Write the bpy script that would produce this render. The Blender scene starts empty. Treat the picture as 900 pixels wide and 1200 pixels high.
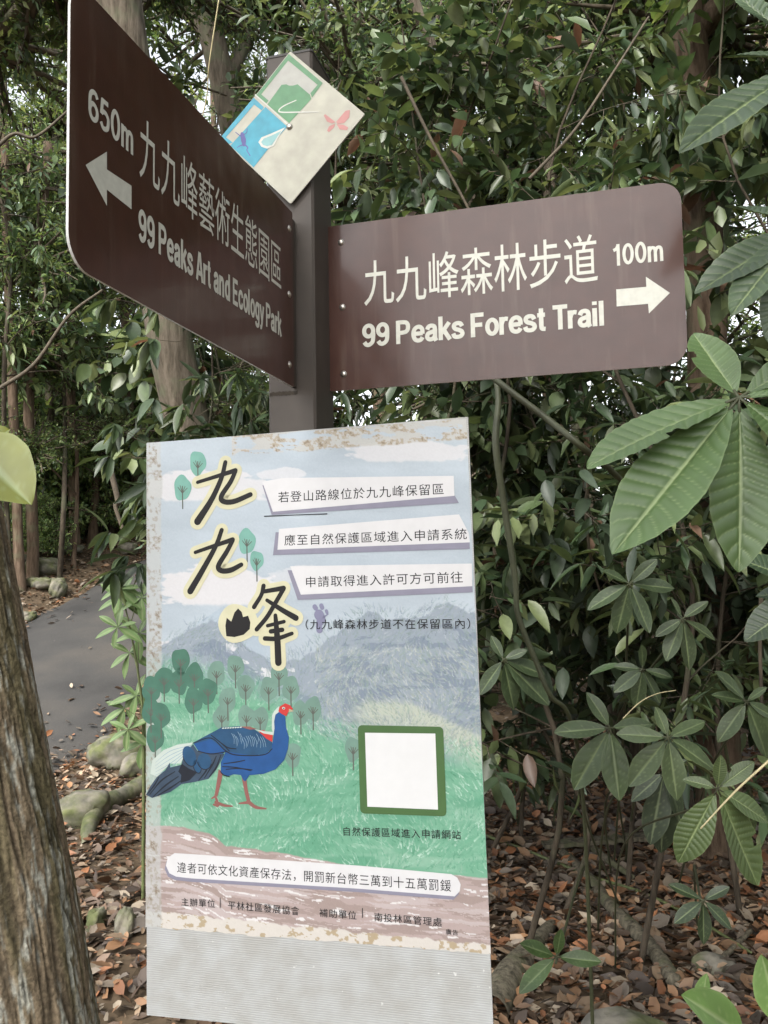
import bpy, bmesh, math, random
import numpy as np
from mathutils import Vector, Matrix

# ------------------------------------------------------------------ camera, world, sun, exposure
SC = bpy.context.scene
COL = SC.collection
F, PITCH, ROLL, EYE = 987.32, .0686, -.0166, 1.45      # focal length in px of the 900x1200 photograph
def cam_rot(p, r):
    B = np.array([[1, 0, 0], [0, 0, -1], [0, 1, 0]], float)
    cp, sp = math.cos(p), math.sin(p); Rx = np.array([[1, 0, 0], [0, cp, -sp], [0, sp, cp]])
    cr, sr = math.cos(r), math.sin(r); Rz = np.array([[cr, -sr, 0], [sr, cr, 0], [0, 0, 1]])
    return Rx @ B @ Rz
RC = cam_rot(PITCH, ROLL)
cam_d = bpy.data.cameras.new('camera'); cam = bpy.data.objects.new('camera', cam_d); COL.objects.link(cam)
cam_d.sensor_fit = 'VERTICAL'; cam_d.sensor_height = 36; cam_d.lens = 36 * F / 1200
cam_d.clip_start = .02; cam_d.clip_end = 1000
M4 = Matrix([[*RC[0], 0], [*RC[1], 0], [*RC[2], EYE], [0, 0, 0, 1]]); cam.matrix_world = M4
SC.camera = cam

SUN_EL, SUN_AZ = math.radians(46), math.radians(203)
w = bpy.data.worlds.new('World'); SC.world = w; w.use_nodes = True
nt = w.node_tree; bg = nt.nodes['Background']
sky = nt.nodes.new('ShaderNodeTexSky'); sky.sky_type = 'NISHITA'; sky.sun_disc = False
sky.sun_elevation = SUN_EL; sky.sun_rotation = SUN_AZ; sky.dust_density = 3; sky.air_density = 1.2
hs = nt.nodes.new('ShaderNodeHueSaturation'); hs.inputs['Saturation'].default_value = .22
nt.links.new(sky.outputs[0], hs.inputs['Color']); nt.links.new(hs.outputs[0], bg.inputs['Color'])
bg.inputs['Strength'].default_value = .15
sun_d = bpy.data.lights.new('sun', 'SUN'); sun_d.energy = 1.4; sun_d.angle = math.radians(14); sun_d.color = (1, .96, .9)
sun = bpy.data.objects.new('sun', sun_d); COL.objects.link(sun)
sdir = Vector((math.sin(SUN_AZ) * math.cos(SUN_EL), math.cos(SUN_AZ) * math.cos(SUN_EL), math.sin(SUN_EL)))
sun.rotation_euler = sdir.to_track_quat('Z', 'Y').to_euler(); sun.location = (0, -6, 12)
SC.view_settings.view_transform = 'Standard'; SC.view_settings.look = 'None'
SC.view_settings.gamma = 1; SC.view_settings.exposure = 1.65

# ------------------------------------------------------------------ helpers
def nrm(v): v = np.asarray(v, float); return v / (np.linalg.norm(v, axis=-1, keepdims=True) + 1e-12)
CAM = np.array([0, 0, EYE])
def ray(px, py):
    v = RC @ np.array([(px - 450) / F, (600 - py) / F, -1]); return v / v[1]
def at(px, py, Y): return CAM + ray(px, py) * Y
def to_px(P):
    c = (np.asarray(P) - CAM) @ RC
    return 450 + F * c[..., 0] / -c[..., 2], 600 - F * c[..., 1] / -c[..., 2]

def hsh(ix, iy, s):
    n = (ix.astype(np.int64) * 374761393 + iy.astype(np.int64) * 668265263 + s * 974634777) & 0xffffffff
    n = ((n ^ (n >> 13)) * 1274126177) & 0xffffffff
    return ((n ^ (n >> 16)) & 0xffff) / 65535.
def vnoise(x, y, s=0):
    x = np.asarray(x, float); y = np.asarray(y, float)
    ix = np.floor(x); iy = np.floor(y); fx = x - ix; fy = y - iy
    fx = fx * fx * (3 - 2 * fx); fy = fy * fy * (3 - 2 * fy)
    a = hsh(ix, iy, s); b = hsh(ix + 1, iy, s); c = hsh(ix, iy + 1, s); d = hsh(ix + 1, iy + 1, s)
    return (a * (1 - fx) + b * fx) * (1 - fy) + (c * (1 - fx) + d * fx) * fy
def fbm(x, y, s=0, o=4):
    r = 0; a = .5; t = 0
    for k in range(o):
        r = r + a * vnoise(x * 2 ** k, y * 2 ** k, s + k * 7); t += a; a *= .5
    return r / t
def lin(c):
    c = np.asarray(c, float) / 255.
    return np.where(c <= .04045, c / 12.92, ((c + .055) / 1.055) ** 2.4)

def origin(o):
    v = np.zeros(3)
    while o is not None: v += np.array(o.location); o = o.parent
    return v
def mk(name, V, Fc, mat, parent=None, smooth=False, cols=None, midx=None, kind=None):
    me = bpy.data.meshes.new(name)
    V = np.asarray(V, float)
    if parent is not None: V = V - origin(parent)
    if isinstance(Fc, np.ndarray):
        n, k = Fc.shape
        me.vertices.add(len(V)); me.vertices.foreach_set('co', V.astype(np.float32).ravel())
        me.loops.add(n * k); me.loops.foreach_set('vertex_index', Fc.astype(np.int32).ravel())
        me.polygons.add(n); me.polygons.foreach_set('loop_start', np.arange(0, n * k, k, dtype=np.int32))
        me.update(calc_edges=True)
    else:
        me.from_pydata([tuple(v) for v in V], [], Fc); me.update()
    for m in (mat if isinstance(mat, (list, tuple)) else [mat]): me.materials.append(m)
    if smooth: me.polygons.foreach_set('use_smooth', np.ones(len(me.polygons), bool))
    if midx is not None: me.polygons.foreach_set('material_index', np.asarray(midx, np.int32))
    if cols is not None:
        a = me.color_attributes.new('tint', 'FLOAT_COLOR', 'POINT')
        c = np.ones((len(V), 4), np.float32); c[:, :3] = cols; a.data.foreach_set('color', c.ravel())
    o = bpy.data.objects.new(name, me); COL.objects.link(o); o.parent = parent
    if kind: o['kind'] = kind
    return o
def thing(name, label, cat, loc=(0, 0, 0), group=None):
    o = bpy.data.objects.new(name, None); COL.objects.link(o); o.location = Vector([float(a) for a in loc])
    o.empty_display_size = .1
    o['label'] = label; o['category'] = cat
    if group: o['group'] = group
    return o
def tag(o, label, cat, group=None):
    o['label'] = label; o['category'] = cat
    if group: o['group'] = group
    return o
def smooth_line(pts, n):
    """Catmull-Rom through pts"""
    P = np.asarray(pts, float); P = np.vstack([2 * P[0] - P[1], P, 2 * P[-1] - P[-2]])
    out = []; m = len(P) - 3
    for t in np.linspace(0, m - 1e-6, n):
        i = int(t); u = t - i; a, b, c, d = P[i:i + 4]
        out.append(.5 * (2 * b + (c - a) * u + (2 * a - 5 * b + 4 * c - d) * u * u + (3 * b - a - 3 * c + d) * u ** 3))
    return np.array(out)
def tube(pts, rad, sides=8, cap=True):
    P = np.asarray(pts, float); n = len(P); rad = np.broadcast_to(rad, n)
    T = nrm(np.gradient(P, axis=0)); ref = np.array([0, 0, 1.]) if abs(T[0][2]) < .9 else np.array([1., 0, 0])
    V = []; A = nrm(np.cross(T[0], ref))
    ang = np.arange(sides) * 2 * np.pi / sides
    for i in range(n):
        A = nrm(A - T[i] * (A @ T[i])); B = np.cross(T[i], A)
        V.append(P[i] + rad[i] * (np.cos(ang)[:, None] * A + np.sin(ang)[:, None] * B))
    V = np.vstack(V)
    i = np.arange(n - 1)[:, None] * sides; j = np.arange(sides)[None]; k = (j + 1) % sides
    Fc = np.stack([i + j, i + k, i + k + sides, i + j + sides], -1).reshape(-1, 4)
    if cap: V = np.vstack([V, P[-1] + T[-1] * rad[-1] * .6]); t = len(V) - 1; b = (n - 1) * sides; \
        Fc = np.vstack([Fc, [[b + q, b + (q + 1) % sides, t, t] for q in range(sides)]])
    return V, Fc
def join(parts):
    Vs = []; Fs = []; o = 0
    for V, Fc in parts: Vs.append(V); Fs.append(np.asarray(Fc) + o); o += len(V)
    return np.vstack(Vs), np.vstack(Fs)
def fixq(Fc):
    """quads whose last two indices coincide -> python face lists"""
    return [tuple(f[:3]) if f[2] == f[3] else tuple(f) for f in Fc.tolist()]
def mtube(name, tubes, mat, parent, smooth=True):
    V, Fc = join(tubes); return mk(name, V, fixq(Fc), mat, parent, smooth)

# ------------------------------------------------------------------ materials
class NT:
    def __init__(s, name):
        s.m = bpy.data.materials.new(name); s.m.use_nodes = True; s.t = s.m.node_tree
        s.b = s.t.nodes['Principled BSDF']; s.out = s.t.nodes['Material Output']
    def n(s, typ, **kw):
        x = s.t.nodes.new('ShaderNode' + typ)
        for k, v in kw.items():
            if k.startswith('_'): setattr(x, k[1:], v)
            else: x.inputs[k.replace('__', ' ')].default_value = v
        return x
    def l(s, a, b): s.t.links.new(a, b)
    def ramp(s, fac, stops):
        r = s.n('ValToRGB'); e = r.color_ramp.elements
        while len(e) < len(stops): e.new(.5)
        for i, (p, c) in enumerate(stops): e[i].position = p; e[i].color = (*c, 1)
        s.l(fac, r.inputs[0]); return r.outputs[0]
    def bump(s, h, strength=.3, dist=.01):
        b = s.n('Bump', Strength=strength, Distance=dist); s.l(h, b.inputs['Height']); s.l(b.outputs[0], s.b.inputs['Normal'])
    def set(s, **kw):
        for k, v in kw.items(): s.b.inputs[k.replace('__', ' ')].default_value = v
def plain(name, col, rough=.6, noise=0, scale=40, bump=0, metal=0, spec=.5, coat=0):
    a = NT(name); a.set(Roughness=rough, Metallic=metal, Specular__IOR__Level=spec, Coat__Weight=coat)
    c = np.clip(np.array(col, float), 0, 1)
    tc = a.n('TexCoord'); nz = a.n('TexNoise', Scale=scale, Detail=5.); a.l(tc.outputs['Object'], nz.inputs['Vector'])
    k = noise
    a.l(a.ramp(nz.outputs[0], [(.3, tuple(np.clip(c * (1 - k), 0, 1))), (.7, tuple(np.clip(c * (1 + k), 0, 1)))]), a.b.inputs['Base Color'])
    if bump: a.bump(nz.outputs[0], bump, .002)
    return a.m
def srgb(r, g, b, k=1.): return tuple(float(x) for x in lin((r, g, b)) * k)

def leaf_mat(name, attr, rough=.42, trans=.22, gain=1.):
    a = NT(name)
    if attr == 'object':
        oi = a.n('ObjectInfo'); c = oi.outputs['Color']
    else:
        at_ = a.n('Attribute', _attribute_name='tint'); c = at_.outputs['Color']
    a.set(Roughness=rough, Specular__IOR__Level=.5)
    geo = a.n('NewGeometry'); tc = a.n('TexCoord'); nz = a.n('TexNoise', Scale=9. if attr != 'object' else 3., Detail=3.); a.l(tc.outputs['Object'], nz.inputs['Vector'])
    mr = a.n('MapRange'); a.l(nz.outputs[0], mr.inputs[0]); mr.inputs[1].default_value = .3; mr.inputs[2].default_value = .7; mr.inputs[3].default_value = .75 * gain; mr.inputs[4].default_value = 1.25 * gain
    mx = a.n('VectorMath', _operation='SCALE'); a.l(c, mx.inputs[0]); a.l(mr.outputs[0], mx.inputs['Scale'])
    a.l(mx.outputs[0], a.b.inputs['Base Color'])
    tr = a.n('BsdfTranslucent'); hs = a.n('HueSaturation', Hue=.48, Saturation=1.25, Value=1.7); a.l(mx.outputs[0], hs.inputs['Color']); a.l(hs.outputs[0], tr.inputs[0])
    ms = a.n('MixShader'); ms.inputs[0].default_value = trans
    a.l(a.b.outputs[0], ms.inputs[1]); a.l(tr.outputs[0], ms.inputs[2]); a.l(ms.outputs[0], a.out.inputs[0])
    return a.m
M = {}
M['leaf'] = leaf_mat('leaf_green', 'tint')
M['leaf_thin'] = leaf_mat('leaf_thin_backlit', 'tint', trans=.42)
M['leaf_one'] = leaf_mat('leaf_green_single', 'object')
M['bigleaf'] = leaf_mat('leaf_veined', 'tint', rough=.45, trans=.08)
M['litter'] = leaf_mat('dry_leaf', 'tint', rough=.6, trans=.05)

def bark_mat(name, c1, c2, c3, sc=1.):
    a = NT(name); a.set(Roughness=.9, Specular__IOR__Level=.2)
    tc = a.n('TexCoord'); mp = a.n('Mapping'); mp.inputs['Scale'].default_value = (30 * sc, 30 * sc, 5 * sc); a.l(tc.outputs['Object'], mp.inputs[0])
    nz = a.n('TexNoise', Scale=1., Detail=6., Roughness=.65); a.l(mp.outputs[0], nz.inputs['Vector'])
    n2 = a.n('TexNoise', Scale=5. * sc, Detail=4.); a.l(tc.outputs['Object'], n2.inputs['Vector'])
    base = a.ramp(nz.outputs[0], [(.35, c1), (.6, c2)])
    mx = a.n('Mix', _data_type='RGBA'); fr = a.ramp(n2.outputs[0], [(.52, (0, 0, 0)), (.62, (.6, .6, .6))])
    a.l(fr, mx.inputs[0]); a.l(base, mx.inputs[6]); mx.inputs[7].default_value = (*c3, 1)
    a.l(mx.outputs[2], a.b.inputs['Base Color']); a.bump(nz.outputs[0], .7, .012); return a.m
M['bark_pale'] = bark_mat('bark_pale', (.05, .04, .028), (.13, .108, .082), (.09, .10, .06))
M['bark_dark'] = bark_mat('bark_dark', (.025, .02, .014), (.075, .06, .043), (.07, .075, .045))
M['bark_brown'] = bark_mat('bark_brown', (.05, .032, .02), (.14, .1, .07), (.1, .1, .06))
M['stem_green'] = plain('stem_green', (.10, .12, .045), .5, .35, 30)
M['stem_dark'] = plain('stem_dark_green', (.045, .05, .022), .6, .3, 30)
M['twig'] = plain('twig_brown', (.07, .055, .035), .8, .4, 40, .3)
M['straw'] = plain('straw', (.42, .36, .2), .6, .2)
M['wood_old'] = bark_mat('weathered_wood', (.05, .045, .032), (.16, .14, .1), (.09, .1, .05), 1.6)
a = NT('mossy_rock'); a.set(Roughness=.9, Specular__IOR__Level=.25)
tc = a.n('TexCoord'); n1 = a.n('TexNoise', Scale=6., Detail=8., Roughness=.6); n2 = a.n('TexNoise', Scale=14., Detail=8.)
a.l(tc.outputs['Object'], n1.inputs['Vector']); a.l(tc.outputs['Object'], n2.inputs['Vector'])
mx = a.n('Mix', _data_type='RGBA'); a.l(a.ramp(n1.outputs[0], [(.4, (0, 0, 0)), (.62, (1, 1, 1))]), mx.inputs[0])
a.l(a.ramp(n2.outputs[0], [(.3, (.10, .095, .08)), (.7, (.22, .20, .16))]), mx.inputs[6]); a.l(a.ramp(n2.outputs[0], [(.3, (.05, .06, .025)), (.7, (.13, .14, .06))]), mx.inputs[7])
a.l(mx.outputs[2], a.b.inputs['Base Color']); a.bump(n2.outputs[0], .8, .015); M['rock'] = a.m
a = NT('forest_floor'); a.set(Roughness=.95, Specular__IOR__Level=.15)
tc = a.n('TexCoord'); n1 = a.n('TexVoronoi', Scale=16.); n2 = a.n('TexNoise', Scale=3., Detail=9.)
a.l(tc.outputs['Object'], n1.inputs['Vector']); a.l(tc.outputs['Object'], n2.inputs['Vector'])
mx = a.n('Mix', _data_type='RGBA'); mx.inputs[0].default_value = .5
a.l(a.ramp(n1.outputs['Color'], [(.1, (.06, .042, .028)), (.9, (.17, .12, .08))]), mx.inputs[6]); a.l(a.ramp(n2.outputs[0], [(.35, (.035, .028, .018)), (.7, (.10, .075, .045))]), mx.inputs[7])
a.l(mx.outputs[2], a.b.inputs['Base Color']); a.bump(n1.outputs[0], .6, .02); M['floor'] = a.m
a = NT('asphalt'); a.set(Roughness=.88, Specular__IOR__Level=.3)
tc = a.n('TexCoord'); n1 = a.n('TexNoise', Scale=260., Detail=3.); n2 = a.n('TexNoise', Scale=1.1, Detail=5.)
a.l(tc.outputs['Object'], n1.inputs['Vector']); a.l(tc.outputs['Object'], n2.inputs['Vector'])
mx = a.n('Mix', _data_type='RGBA', _blend_type='MULTIPLY'); mx.inputs[0].default_value = .8
a.l(a.ramp(n2.outputs[0], [(.3, (.032, .031, .030)), (.5, (.052, .050, .047)), (.7, (.078, .070, .060))]), mx.inputs[6]); a.l(a.ramp(n1.outputs[0], [(.35, (.6, .6, .6)), (.65, (1.3, 1.3, 1.3))]), mx.inputs[7])
a.l(mx.outputs[2], a.b.inputs['Base Color']); a.bump(n1.outputs[0], .5, .004); M['asphalt'] = a.m

# ------------------------------------------------------------------ terrain and road
A0 = np.array([-2.437, 6.332]); U = np.array([math.sin(.225), math.cos(.225)]); VV = np.array([-U[1], U[0]]); RW = 2.67
def sstep(a, b, x): t = np.clip((x - a) / (b - a), 0, 1); return t * t * (3 - 2 * t)
def ramp_s(s):   # smooth start, flattens far up the hill
    s = np.maximum(s + .35, 0); r = np.where(s < .7, s * s / 1.4, s - .35)
    return .285 * np.where(r < 14, r, 14 + 5 * (1 - np.exp(-(r - 14) / 5)))
def height(x, y, bumps=True):
    x = np.asarray(x, float); y = np.asarray(y, float)
    s = U[0] * (x - A0[0]) + U[1] * (y - A0[1]); c = VV[0] * (x - A0[0]) + VV[1] * (y - A0[1])
    wgt = 1 - .6 * sstep(.3, 5, -c)
    h = ramp_s(s) * wgt
    h = h + .55 * (1 - np.exp(-np.maximum(c - RW - .1, 0) / 1.6)) * sstep(-4, 1, s) + .10 * np.maximum(c - RW - 2, 0).clip(0, 12)
    if bumps:
        off = sstep(.0, .5, np.maximum(-c, c - RW))
        h = h + off * (.16 * (fbm(x * .9, y * .9, 3) - .5) + .05 * (fbm(x * 4, y * 4, 5) - .5)) - .05 * (1 - off) * 1.0
    return h
def G(px, py, lift=0):
    r = ray(px, py); t = 1.2; p = CAM + r * t
    while t < 60:
        p = CAM + r * t
        if p[2] <= height(p[0], p[1]): break
        t += .02
    p[2] = height(p[0], p[1]) + lift
    return p
def on(x, y, lift=0): return np.array([x, y, float(height(x, y)) + lift])
ax = np.concatenate([-np.geomspace(160, 7, 26), np.linspace(-6.8, 4, 181), np.geomspace(4.2, 160, 30)])
ay = np.concatenate([-np.geomspace(160, 3, 16), np.linspace(-2.8, 14, 240), np.geomspace(14.2, 260, 30)])
X, Y = np.meshgrid(ax, ay); Z = height(X, Y)
nx, ny = len(ax), len(ay)
idx = np.arange(nx * ny).reshape(ny, nx)
Fq = np.stack([idx[:-1, :-1], idx[:-1, 1:], idx[1:, 1:], idx[1:, :-1]], -1).reshape(-1, 4)
mk('ground', np.stack([X, Y, Z], -1).reshape(-1, 3), Fq, M['floor'], smooth=True, kind='structure')
ss = np.linspace(-12, 22, 140); cs = np.linspace(0, RW, 14)
S_, C_ = np.meshgrid(ss, cs)
edge = .12 * (fbm(S_ * 2.2, C_ * 0 + 3, 9) - .5) * 2
C2 = C_ + np.where(C_ <= 0, edge, 0) + np.where(C_ >= RW, edge, 0)
RX = A0[0] + U[0] * S_ + VV[0] * C2; RY = A0[1] + U[1] * S_ + VV[1] * C2; RZ = height(RX, RY, False) + .004 - .02 * np.abs(C_ / RW - .5)
RZ[0] -= .05; RZ[-1] -= .05
ix = np.arange(len(ss) * len(cs)).reshape(len(cs), len(ss))
Fr = np.stack([ix[:-1, :-1], ix[:-1, 1:], ix[1:, 1:], ix[1:, :-1]], -1).reshape(-1, 4)[:, ::-1]
mk('road', np.stack([RX, RY, RZ], -1).reshape(-1, 3), Fr, M['asphalt'], smooth=True, kind='structure')

# ------------------------------------------------------------------ sign post and direction signs
YAW = .2709
r3 = np.array([math.cos(YAW), -math.sin(YAW), 0]); d3 = np.array([math.sin(YAW), math.cos(YAW), 0]); k3 = np.array([0, 0, 1.])
EL = np.array([-.147, 1.3901, 0])                        # inner end line of the left sign
def PF(r, d, z): return EL + r3 * r + d3 * d + k3 * z     # post frame: right, back, up
M['post'] = plain('post_brown_paint', (.048, .038, .030), .62, .12, 25, .15)
M['post_cap'] = plain('post_cap', (.03, .027, .025), .6, .1)
M['galv'] = plain('bolt_steel', (.45, .42, .38), .35, .2, 200, 0, .9)
M['grime'] = plain('dried_grime', (.035, .028, .02), .95, .4, 90)
M['edge'] = plain('aluminium_edge', (.6, .6, .58), .4, .05, 60)
def box_vf(r0, r1, d0, d1, z0, z1, fr=PF, bev=0.004):
    c = [(r0 + bev, d0), (r1 - bev, d0), (r1, d0 + bev), (r1, d1 - bev), (r1 - bev, d1), (r0 + bev, d1), (r0, d1 - bev), (r0, d0 + bev)]
    V = [fr(a, b, z0) for a, b in c] + [fr(a, b, z1) for a, b in c]
    Fc = [tuple(range(7, -1, -1)), tuple(range(8, 16))] + [(i, (i + 1) % 8, 8 + (i + 1) % 8, 8 + i) for i in range(8)]
    return np.array(V), Fc
zp = float(EYE)
PR0, PR1, PD0, PD1 = -.0562, .0297, .0226, .119
top_z = at(315, 62, 1)[2]
pc = PF(0, .07, 0); ztop = EYE + ray(345, 63)[2] * PF(0, PD0, 0)[1]
post = thing('signpost', 'dark brown square metal post carrying both direction signs', 'post', (pc[0], pc[1], float(height(pc[0], pc[1]))))
V, Fc = box_vf(PR0, PR1, PD0, PD1, -.3, ztop); mk('post', V, Fc, M['post'], post)
V, Fc = box_vf(PR0 - .001, PR1 + .001, PD0 - .001, PD1 + .001, ztop, ztop + .004); mk('cap', V, Fc, M['post_cap'], post)
# dried line of old adhesive on the front face under the left sign
gz = EYE + ray(330, 461)[2] * PF(-.03, PD0, 0)[1]
rs = np.linspace(PR0 + .003, -.002, 24); rng = np.random.default_rng(4)
lo = gz - .0025 - .002 * rng.random(24); hi = gz + .0015 + .0025 * rng.random(24)
V = [PF(a, PD0 - .0006, z) for a, z in zip(rs, lo)] + [PF(a, PD0 - .0006, z) for a, z in zip(rs, hi)]
mk('adhesive_residue', V, [(i, i + 1, i + 25, i + 24) for i in range(23)], M['grime'], post)

class Plane:
    def __init__(s, o, ex, ey): s.o = np.asarray(o, float); s.ex = nrm(ex); s.ey = nrm(ey); s.n = nrm(np.cross(s.ex, s.ey))
    def uv(s, px, py):
        r = ray(px, py); t = ((s.o - CAM) @ s.n) / (r @ s.n); p = CAM + r * t - s.o; return np.array([p @ s.ex, p @ s.ey])
    def P(s, uv, off=0): uv = np.asarray(uv, float); return s.o + uv[..., :1] * s.ex + uv[..., 1:2] * s.ey + off * s.n
def poly(name, pl, pts, off, mat, parent, px=True):
    uv = np.array([pl.uv(*p) for p in pts]) if px else np.asarray(pts, float)
    bm = bmesh.new(); vs = [bm.verts.new(v) for v in pl.P(uv, off) - origin(parent)]
    f = bm.faces.new(vs); f.normal_update()
    if f.normal.dot(Vector(pl.n)) < 0: f.normal_flip()
    bmesh.ops.triangulate(bm, faces=[f]); me = bpy.data.meshes.new(name); bm.to_mesh(me); bm.free()
    me.materials.append(mat); o = bpy.data.objects.new(name, me); COL.objects.link(o); o.parent = parent; return o
_tc = {}
def text_geo(s, offset, spacing=1.):
    c = bpy.data.curves.new('t', 'FONT'); c.body = s; c.offset = offset; c.space_character = spacing; c.resolution_u = 4
    o = bpy.data.objects.new('t', c); COL.objects.link(o)
    dg = bpy.context.evaluated_depsgraph_get(); dg.update(); me = o.evaluated_get(dg).to_mesh()
    V = np.array([v.co[:] for v in me.vertices]); Fc = [tuple(p.vertices) for p in me.polygons]
    o.evaluated_get(dg).to_mesh_clear(); bpy.data.objects.remove(o); bpy.data.curves.remove(c); return V, Fc
def _ell(cx, cy, rx, ry): return [(cx + rx * math.cos(a), cy + ry * math.sin(a)) for a in np.linspace(0, 2 * math.pi, 29)]
SW = .165                                                 # stroke width of the bold narrow sans alphabet, cap height 1
GL = {'9': (.6, [_ell(.28, .68, .195, .235), [(.475, .68), (.475, .42), (.44, .2), (.3, .083), (.17, .1), (.09, .21)]]),
      '6': (.6, [_ell(.29, .32, .195, .235), [(.095, .32), (.095, .58), (.13, .8), (.27, .917), (.4, .9), (.48, .79)]]),
      '5': (.6, [[(.47, .917), (.12, .917)], [(.16, .96), (.1, .47)], [(.1, .5), (.2, .585), (.35, .58), (.465, .47), (.47, .3), (.43, .16), (.3, .083), (.18, .09), (.08, .22)]]),
      '0': (.6, [_ell(.28, .5, .195, .417)]), '1': (.5, [[(.31, 0), (.31, 1)], [(.31, .93), (.22, .79), (.08, .72)]]),
      'm': (.84, [[(.085, 0), (.085, .73)], [(.085, .46), (.15, .61), (.26, .65), (.35, .59), (.37, .46)], [(.37, .47), (.37, 0)], [(.37, .46), (.435, .61), (.545, .65), (.635, .59), (.655, .46)], [(.655, .47), (.655, 0)]]),
      'n': (.57, [[(.085, 0), (.085, .73)], [(.085, .46), (.16, .61), (.28, .65), (.38, .59), (.405, .46)], [(.405, .47), (.405, 0)]]),
      'P': (.65, [[(.09, 0), (.09, 1)], [(.09, .917), (.3, .917)], [(.29, .917), (.43, .89), (.505, .78), (.5, .6), (.42, .5), (.29, .47)], [(.3, .47), (.09, .47)]]),
      'e': (.57, [[(.1, .37), (.47, .37)], [(.465, .34), (.45, .54), (.37, .64), (.27, .655), (.16, .6), (.09, .46), (.09, .28), (.15, .13), (.27, .075), (.39, .1), (.46, .2)]]),
      'a': (.56, [[(.09, .5), (.15, .62), (.27, .655), (.38, .61), (.415, .48)], [(.415, .49), (.415, .12), (.46, 0)], [(.415, .43), (.27, .38), (.13, .33), (.085, .2), (.14, .1), (.25, .075), (.37, .14), (.415, .27)]]),
      'k': (.53, [[(.085, 0), (.085, 1)], [(.44, .73), (.1, .27)], [(.2, .45), (.46, 0)]]),
      's': (.53, [[(.43, .51), (.37, .625), (.26, .655), (.14, .62), (.1, .52), (.16, .42), (.3, .365), (.41, .3), (.44, .19), (.37, .1), (.25, .075), (.12, .11), (.07, .23)]]),
      'F': (.58, [[(.09, 0), (.09, 1)], [(.09, .917), (.53, .917)], [(.09, .5), (.47, .5)]]), 'o': (.57, [_ell(.28, .365, .19, .29)]),
      'r': (.37, [[(.085, 0), (.085, .73)], [(.085, .42), (.14, .58), (.23, .645), (.34, .63)]]),
      't': (.36, [[(.17, .93), (.17, .2)], [(.17, .22), (.2, .1), (.33, .075)], [(.02, .66), (.32, .66)]]),
      'T': (.58, [[(.01, .917), (.57, .917)], [(.29, .917), (.29, 0)]]), 'i': (.25, [[(.085, 0), (.085, .73)], [(.085, .86), (.085, 1)]]), 'l': (.25, [[(.085, 0), (.085, 1)]]),
      'A': (.66, [[(.075, 0), (.3, 1)], [(.34, 1), (.575, 0)], [(.15, .28), (.5, .28)]]), 'd': (.58, [_ell(.265, .365, .18, .29), [(.445, 0), (.445, 1)]]),
      'E': (.62, [[(.09, 0), (.09, 1)], [(.09, .917), (.54, .917)], [(.09, .51), (.5, .51)], [(.09, .083), (.56, .083)]]),
      'c': (.54, [[(.45, .47), (.39, .61), (.27, .655), (.16, .6), (.09, .46), (.09, .28), (.15, .13), (.27, .075), (.39, .12), (.455, .26)]]),
      'g': (.58, [_ell(.265, .38, .18, .28), [(.445, .73), (.445, 0)], [(.445, .01), (.42, -.14), (.28, -.205), (.14, -.18), (.08, -.07)]]),
      'y': (.52, [[(.06, .73), (.26, .06)], [(.46, .73), (.26, .04), (.19, -.15), (.04, -.18)]]), ' ': (.25, [])}
def bold_geo(s, sw=SW, track=.0):
    V = []; Fc = []; x = 0; q = 0
    for ch in s:
        adv, strokes_ = GL[ch]
        for P in strokes_:
            P = np.array(P, float)
            if len(P) == 29:
                C = P; T = np.roll(P[:-1], -1, 0) - np.roll(P[:-1], 1, 0); T = nrm(np.vstack([T, T[:1]]))
            else:
                C = smooth_line(P, (len(P) - 1) * 5 + 1) if len(P) > 2 else P; T = nrm(np.gradient(C, axis=0))
            N = np.stack([-T[:, 1], T[:, 0]], 1) * sw / 2; n = len(C); b = len(V); z = .0005 * (q % 7); q += 1
            V += [(x + a[0], a[1], z) for a in C + N] + [(x + a[0], a[1], z) for a in C - N]
            Fc += [(b + i + n, b + i + 1 + n, b + i + 1, b + i) for i in range(n - 1)]
        x += adv + track
    return np.array(V), Fc
def text(name, pl, s, bl, br, tl, off, mat, parent, offset=0., ref=None, level=False, spacing=1., bold=None):
    """writes s on the plane: ink box from bl to br, tl gives the height (of the characters ref when given)"""
    V, Fc = bold_geo(s, bold) if bold else text_geo(s, offset, spacing); x0, x1 = V[:, 0].min(), V[:, 0].max(); y0, y1 = V[:, 1].min(), V[:, 1].max()
    if ref: y0, y1 = 0., 1.
    a, b, t = pl.uv(*bl), pl.uv(*br), pl.uv(*tl)
    if level: m = (a[1] + b[1]) / 2; h = t[1] - a[1]; a[1] = b[1] = m; t = np.array([a[0], m + h])
    ex = b - a; ey = np.array([-ex[1], ex[0]]) / np.linalg.norm(ex); ey = ey * ((t - a) @ ey)
    uv = a + ((V[:, 0] - x0) / (x1 - x0))[:, None] * ex + ((V[:, 1] - y0) / (y1 - y0))[:, None] * ey
    W = pl.P(uv, off)
    if bold: W = W + V[:, 2:3] * .06 * pl.n
    if len(Fc):
        p = [W[i] for i in Fc[0][:3]]
        if np.dot(np.cross(p[1] - p[0], p[2] - p[0]), pl.n) < 0: Fc = [f[::-1] for f in Fc]
    return mk(name, W, Fc, mat, parent)
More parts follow.
